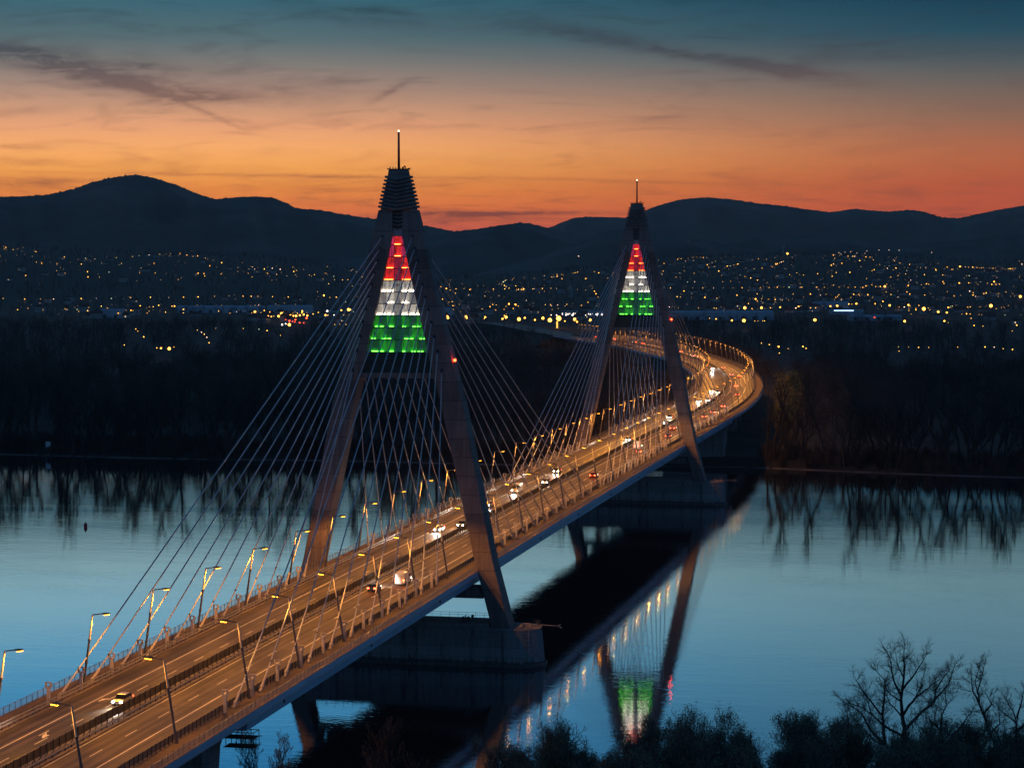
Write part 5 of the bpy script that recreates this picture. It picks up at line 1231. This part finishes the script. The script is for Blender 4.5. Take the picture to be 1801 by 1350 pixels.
limb_tree('bare_tree', 1598, 305, 'large bare spreading tree against the blue water at lower right', [
 ([(850,1600),(850,1126),(855,950),(870,850),(880,700),(862,600),(855,480),(870,390),(885,300),(890,150),(895,70)], .62, .05),
 ([(870,1500),(900,1200),(960,1040),(1030,900),(1075,780),(1080,650),(1060,600)], .42, .17),
 ([(850,1040),(830,930),(700,830),(690,780),(670,570),(685,400),(685,270),(620,205)], .30, .04), ([(700,835),(560,680),(490,550),(400,480),(310,420)], .18, .04),
 ([(875,790),(860,775),(700,680),(600,590),(500,520),(430,500)], .20, .04), ([(830,890),(640,830),(540,730),(460,650)], .14, .04), ([(660,570),(540,420),(460,290)], .13, .04),
 ([(880,740),(895,720),(960,670),(1050,610),(1150,570),(1250,490),(1340,420),(1400,290)], .21, .04), ([(870,600),(880,580),(910,510),(960,430),(1050,340),(1130,250)], .17, .04),
 ([(1030,900),(1130,830),(1230,760),(1330,700),(1380,620),(1440,540)], .19, .04), ([(1075,780),(1160,680),(1250,590),(1340,470)], .16, .04), ([(1060,600),(1080,480),(1130,400),(1120,320)], .13, .04),
 ([(1180,540),(1190,440),(1250,350),(1300,290)], .12, .035), ([(860,450),(800,310),(790,200),(760,100)], .15, .035), ([(870,400),(940,300),(1000,200),(1060,90)], .15, .035), ([(855,490),(760,420),(700,350)], .11, .035), ([(862,620),(770,520),(740,450)], .11, .03), ([(1130,830),(1200,720),(1270,640),(1300,560)], .10, .03), ([(600,590),(560,480),(520,420)], .09, .03), ([(885,300),(840,200),(830,110)], .09, .03), ([(960,430),(1000,330),(1010,250)], .09, .03)], 77, dens=1.15, L=2.5)
limb_tree('bare_tree', 1785, 300, 'bare leaning tree just inside the right edge of the view', [
 ([(1720,1600),(1700,1126),(1690,980),(1640,880),(1580,720),(1530,560),(1500,480),(1490,380),(1520,290),(1550,180)], .40, .04), ([(1500,480),(1450,380),(1440,250)], .12, .03), ([(1530,560),(1600,480),(1550,390)], .12, .03),
 ([(1700,980),(1660,780),(1620,700),(1560,600)], .16, .03), ([(1600,760),(1500,730),(1370,780)], .10, .03), ([(1580,720),(1660,640),(1650,520)], .11, .03), ([(1490,400),(1470,300),(1500,200)], .08, .03)], 78, x0=1700.0, dens=1.2, L=2.2)
limb_tree('bare_tree', 1797, 301, 'bare forked tree cut off by the right edge of the view', [
 ([(1850,1600),(1830,1126),(1801,860),(1770,760),(1740,640),(1730,500),(1700,420),(1640,330)], .36, .04), ([(1740,600),(1800,560),(1850,480)], .13, .03), ([(1735,480),(1780,350),(1801,260)], .13, .03), ([(1801,860),(1870,700),(1900,520)], .18, .04), ([(1730,520),(1670,470),(1620,440)], .09, .03)], 79, x0=1822.0, dens=1.2, L=2.2)
BU = [(1000, 298, 11.0, 'rounded budding tree in front of the lamp reflections, bottom centre', 301, 9, 1.0), (945, 302, 9.0, 'small budding tree left of the rounded one at bottom centre', 302, 9, .8), (1080, 296, 9.6, 'low budding tree below the reflection of the green glazing', 303, 8, .8),
      (1205, 300, 12.2, 'dense rounded budding tree right of the reflected glazing', 304, 10, 1.1), (1290, 297, 12.0, 'dense budding tree beside the rounded one right of the reflection', 305, 10, 1.1), (1385, 302, 11.0, 'budding tree halfway between the reflection and the large bare tree', 306, 8, 1.0),
      (1462, 298, 13.0, 'tall budding tree just left of the large bare tree', 307, 8, 1.0), (1520, 292, 11.5, 'brushy budding tree at the foot of the large bare tree', 308, 8, 1.0), (1665, 292, 14.0, 'budding tree behind the trunk of the large bare tree, right side', 309, 7, .9),
      (1715, 290, 12.0, 'budding tree under the slim bare tree at right', 310, 8, 1.0), (1785, 288, 13.0, 'budding tree in the bottom right corner', 311, 8, 1.0), (1570, 288, 10.5, 'low budding tree in front of the large bare trunk', 312, 8, .9),
      (1140, 290, 8.6, 'low budding bush between the two rounded trees at bottom', 313, 8, .8), (890, 296, 8.4, 'thin brushy bush left of the bottom centre trees', 314, 3, .7), (1625, 287, 9.5, 'brushy bush right of the large bare trunk', 315, 7, .8)]
for px, d, H, lab, sd, bd, w in BU:
    near('budding_tree', px, d, H+7.0, lab, seed=sd, r0=0.16, levels=4, spread=0.62*w, kids=(9, 5, 4, 3), trunk=0.05, ratio=0.60, forks=4, up=0.14, buds=3, bsize=0.10, bspread=0.30, sides=(4, 3), rmin=0.014)
rg = random.Random(12)
EX = [905, 935, 985, 1012, 1040, 1075, 1090, 1098, 1106, 1118, 1125, 1132, 1150, 1195, 1220, 1250, 1275, 1302, 1332, 1375, 1400, 1428, 1475, 1508, 1530, 1560, 1585, 1618, 1660, 1675, 1705, 1725, 1755, 1775, 1792, 920, 968, 1028, 1052, 1112, 1168, 1182, 1235, 1262, 1318, 1345, 1362, 1415, 1440, 1490, 1545, 1600, 1645, 1690, 1745, 1765, 1800]
for i, px in enumerate(EX):
    near('budding_tree', px, 290+rg.uniform(0, 16), rg.uniform(13, 18.0) if px > 1130 else rg.uniform(11.5, 14.5), 'slender budding tree in the thicket along the near bank, %s from its left end' % nth(i), seed=600+i, r0=0.13, levels=4, spread=rg.uniform(.42, .7), kids=(9, 5, 4, 3), trunk=0.05, ratio=rg.uniform(.5, .62), forks=4, up=0.16, buds=3, bsize=0.10, bspread=0.3, sides=(4, 3), rmin=0.014)
for px, d, H, lab, sd in [(487, 306, 11.5, 'thin bare sapling beside the inspection cage under the deck', 401), (513, 304, 11.2, 'fine-twigged bare tree right of the thin sapling near the deck', 402), (690, 300, 12.5, 'faint bare tree with round crown in the dark shade of the bridge', 403), (620, 298, 8.5, 'bare brush in the bridge shade left of the round crown', 404), (650, 296, 8.0, 'bare brush below the faint round-crowned tree', 405), (745, 297, 8.0, 'bare brush right of the faint round-crowned tree', 406), (810, 296, 7.2, 'thin bare brush between bridge shade and lamp reflections', 407), (560, 296, 6.8, 'low bare brush at the bottom under the bridge', 408)]:
    near('bare_tree', px, d, H+3.0, lab, seed=sd, r0=0.13 if H > 10 else 0.09, levels=4, spread=0.62, kids=(10, 6, 4, 3), trunk=0.2, ratio=0.46, up=0.16, sides=(4, 3), rmin=0.016)
near('leafing_bush', 532, 291, 7.5, 'small yellow-green bush at the bottom edge below the deck', 'bush', seed=501, r0=0.1, levels=3, spread=0.9, kids=(9, 7, 5), trunk=0.05, ratio=0.6, buds=9, bsize=0.2, bspread=0.35, bmat=leafm, sides=(4, 3))

# ------------------------------------------------------------------ evening air
hz = bpy.data.materials.new('evening_air'); hz.use_nodes = True
T = NT(hz.node_tree); T.n.clear()
pv = T.node('ShaderNodeVolumePrincipled'); pv.inputs['Color'].default_value = (1.0, 0.86, 0.74, 1); pv.inputs['Density'].default_value = HAZE; pv.inputs['Anisotropy'].default_value = 0.0
T.l.new(pv.outputs[0], T.node('ShaderNodeOutputMaterial').inputs['Volume'])
hb = MB().box((0, 0, 0), (2, 2, 2)).build('haze', hz); hb.scale = (14500, 14500, 290); hb.location = (0, 0, 284); tag(hb, kind='stuff')
scene.cycles.volume_bounces = 0
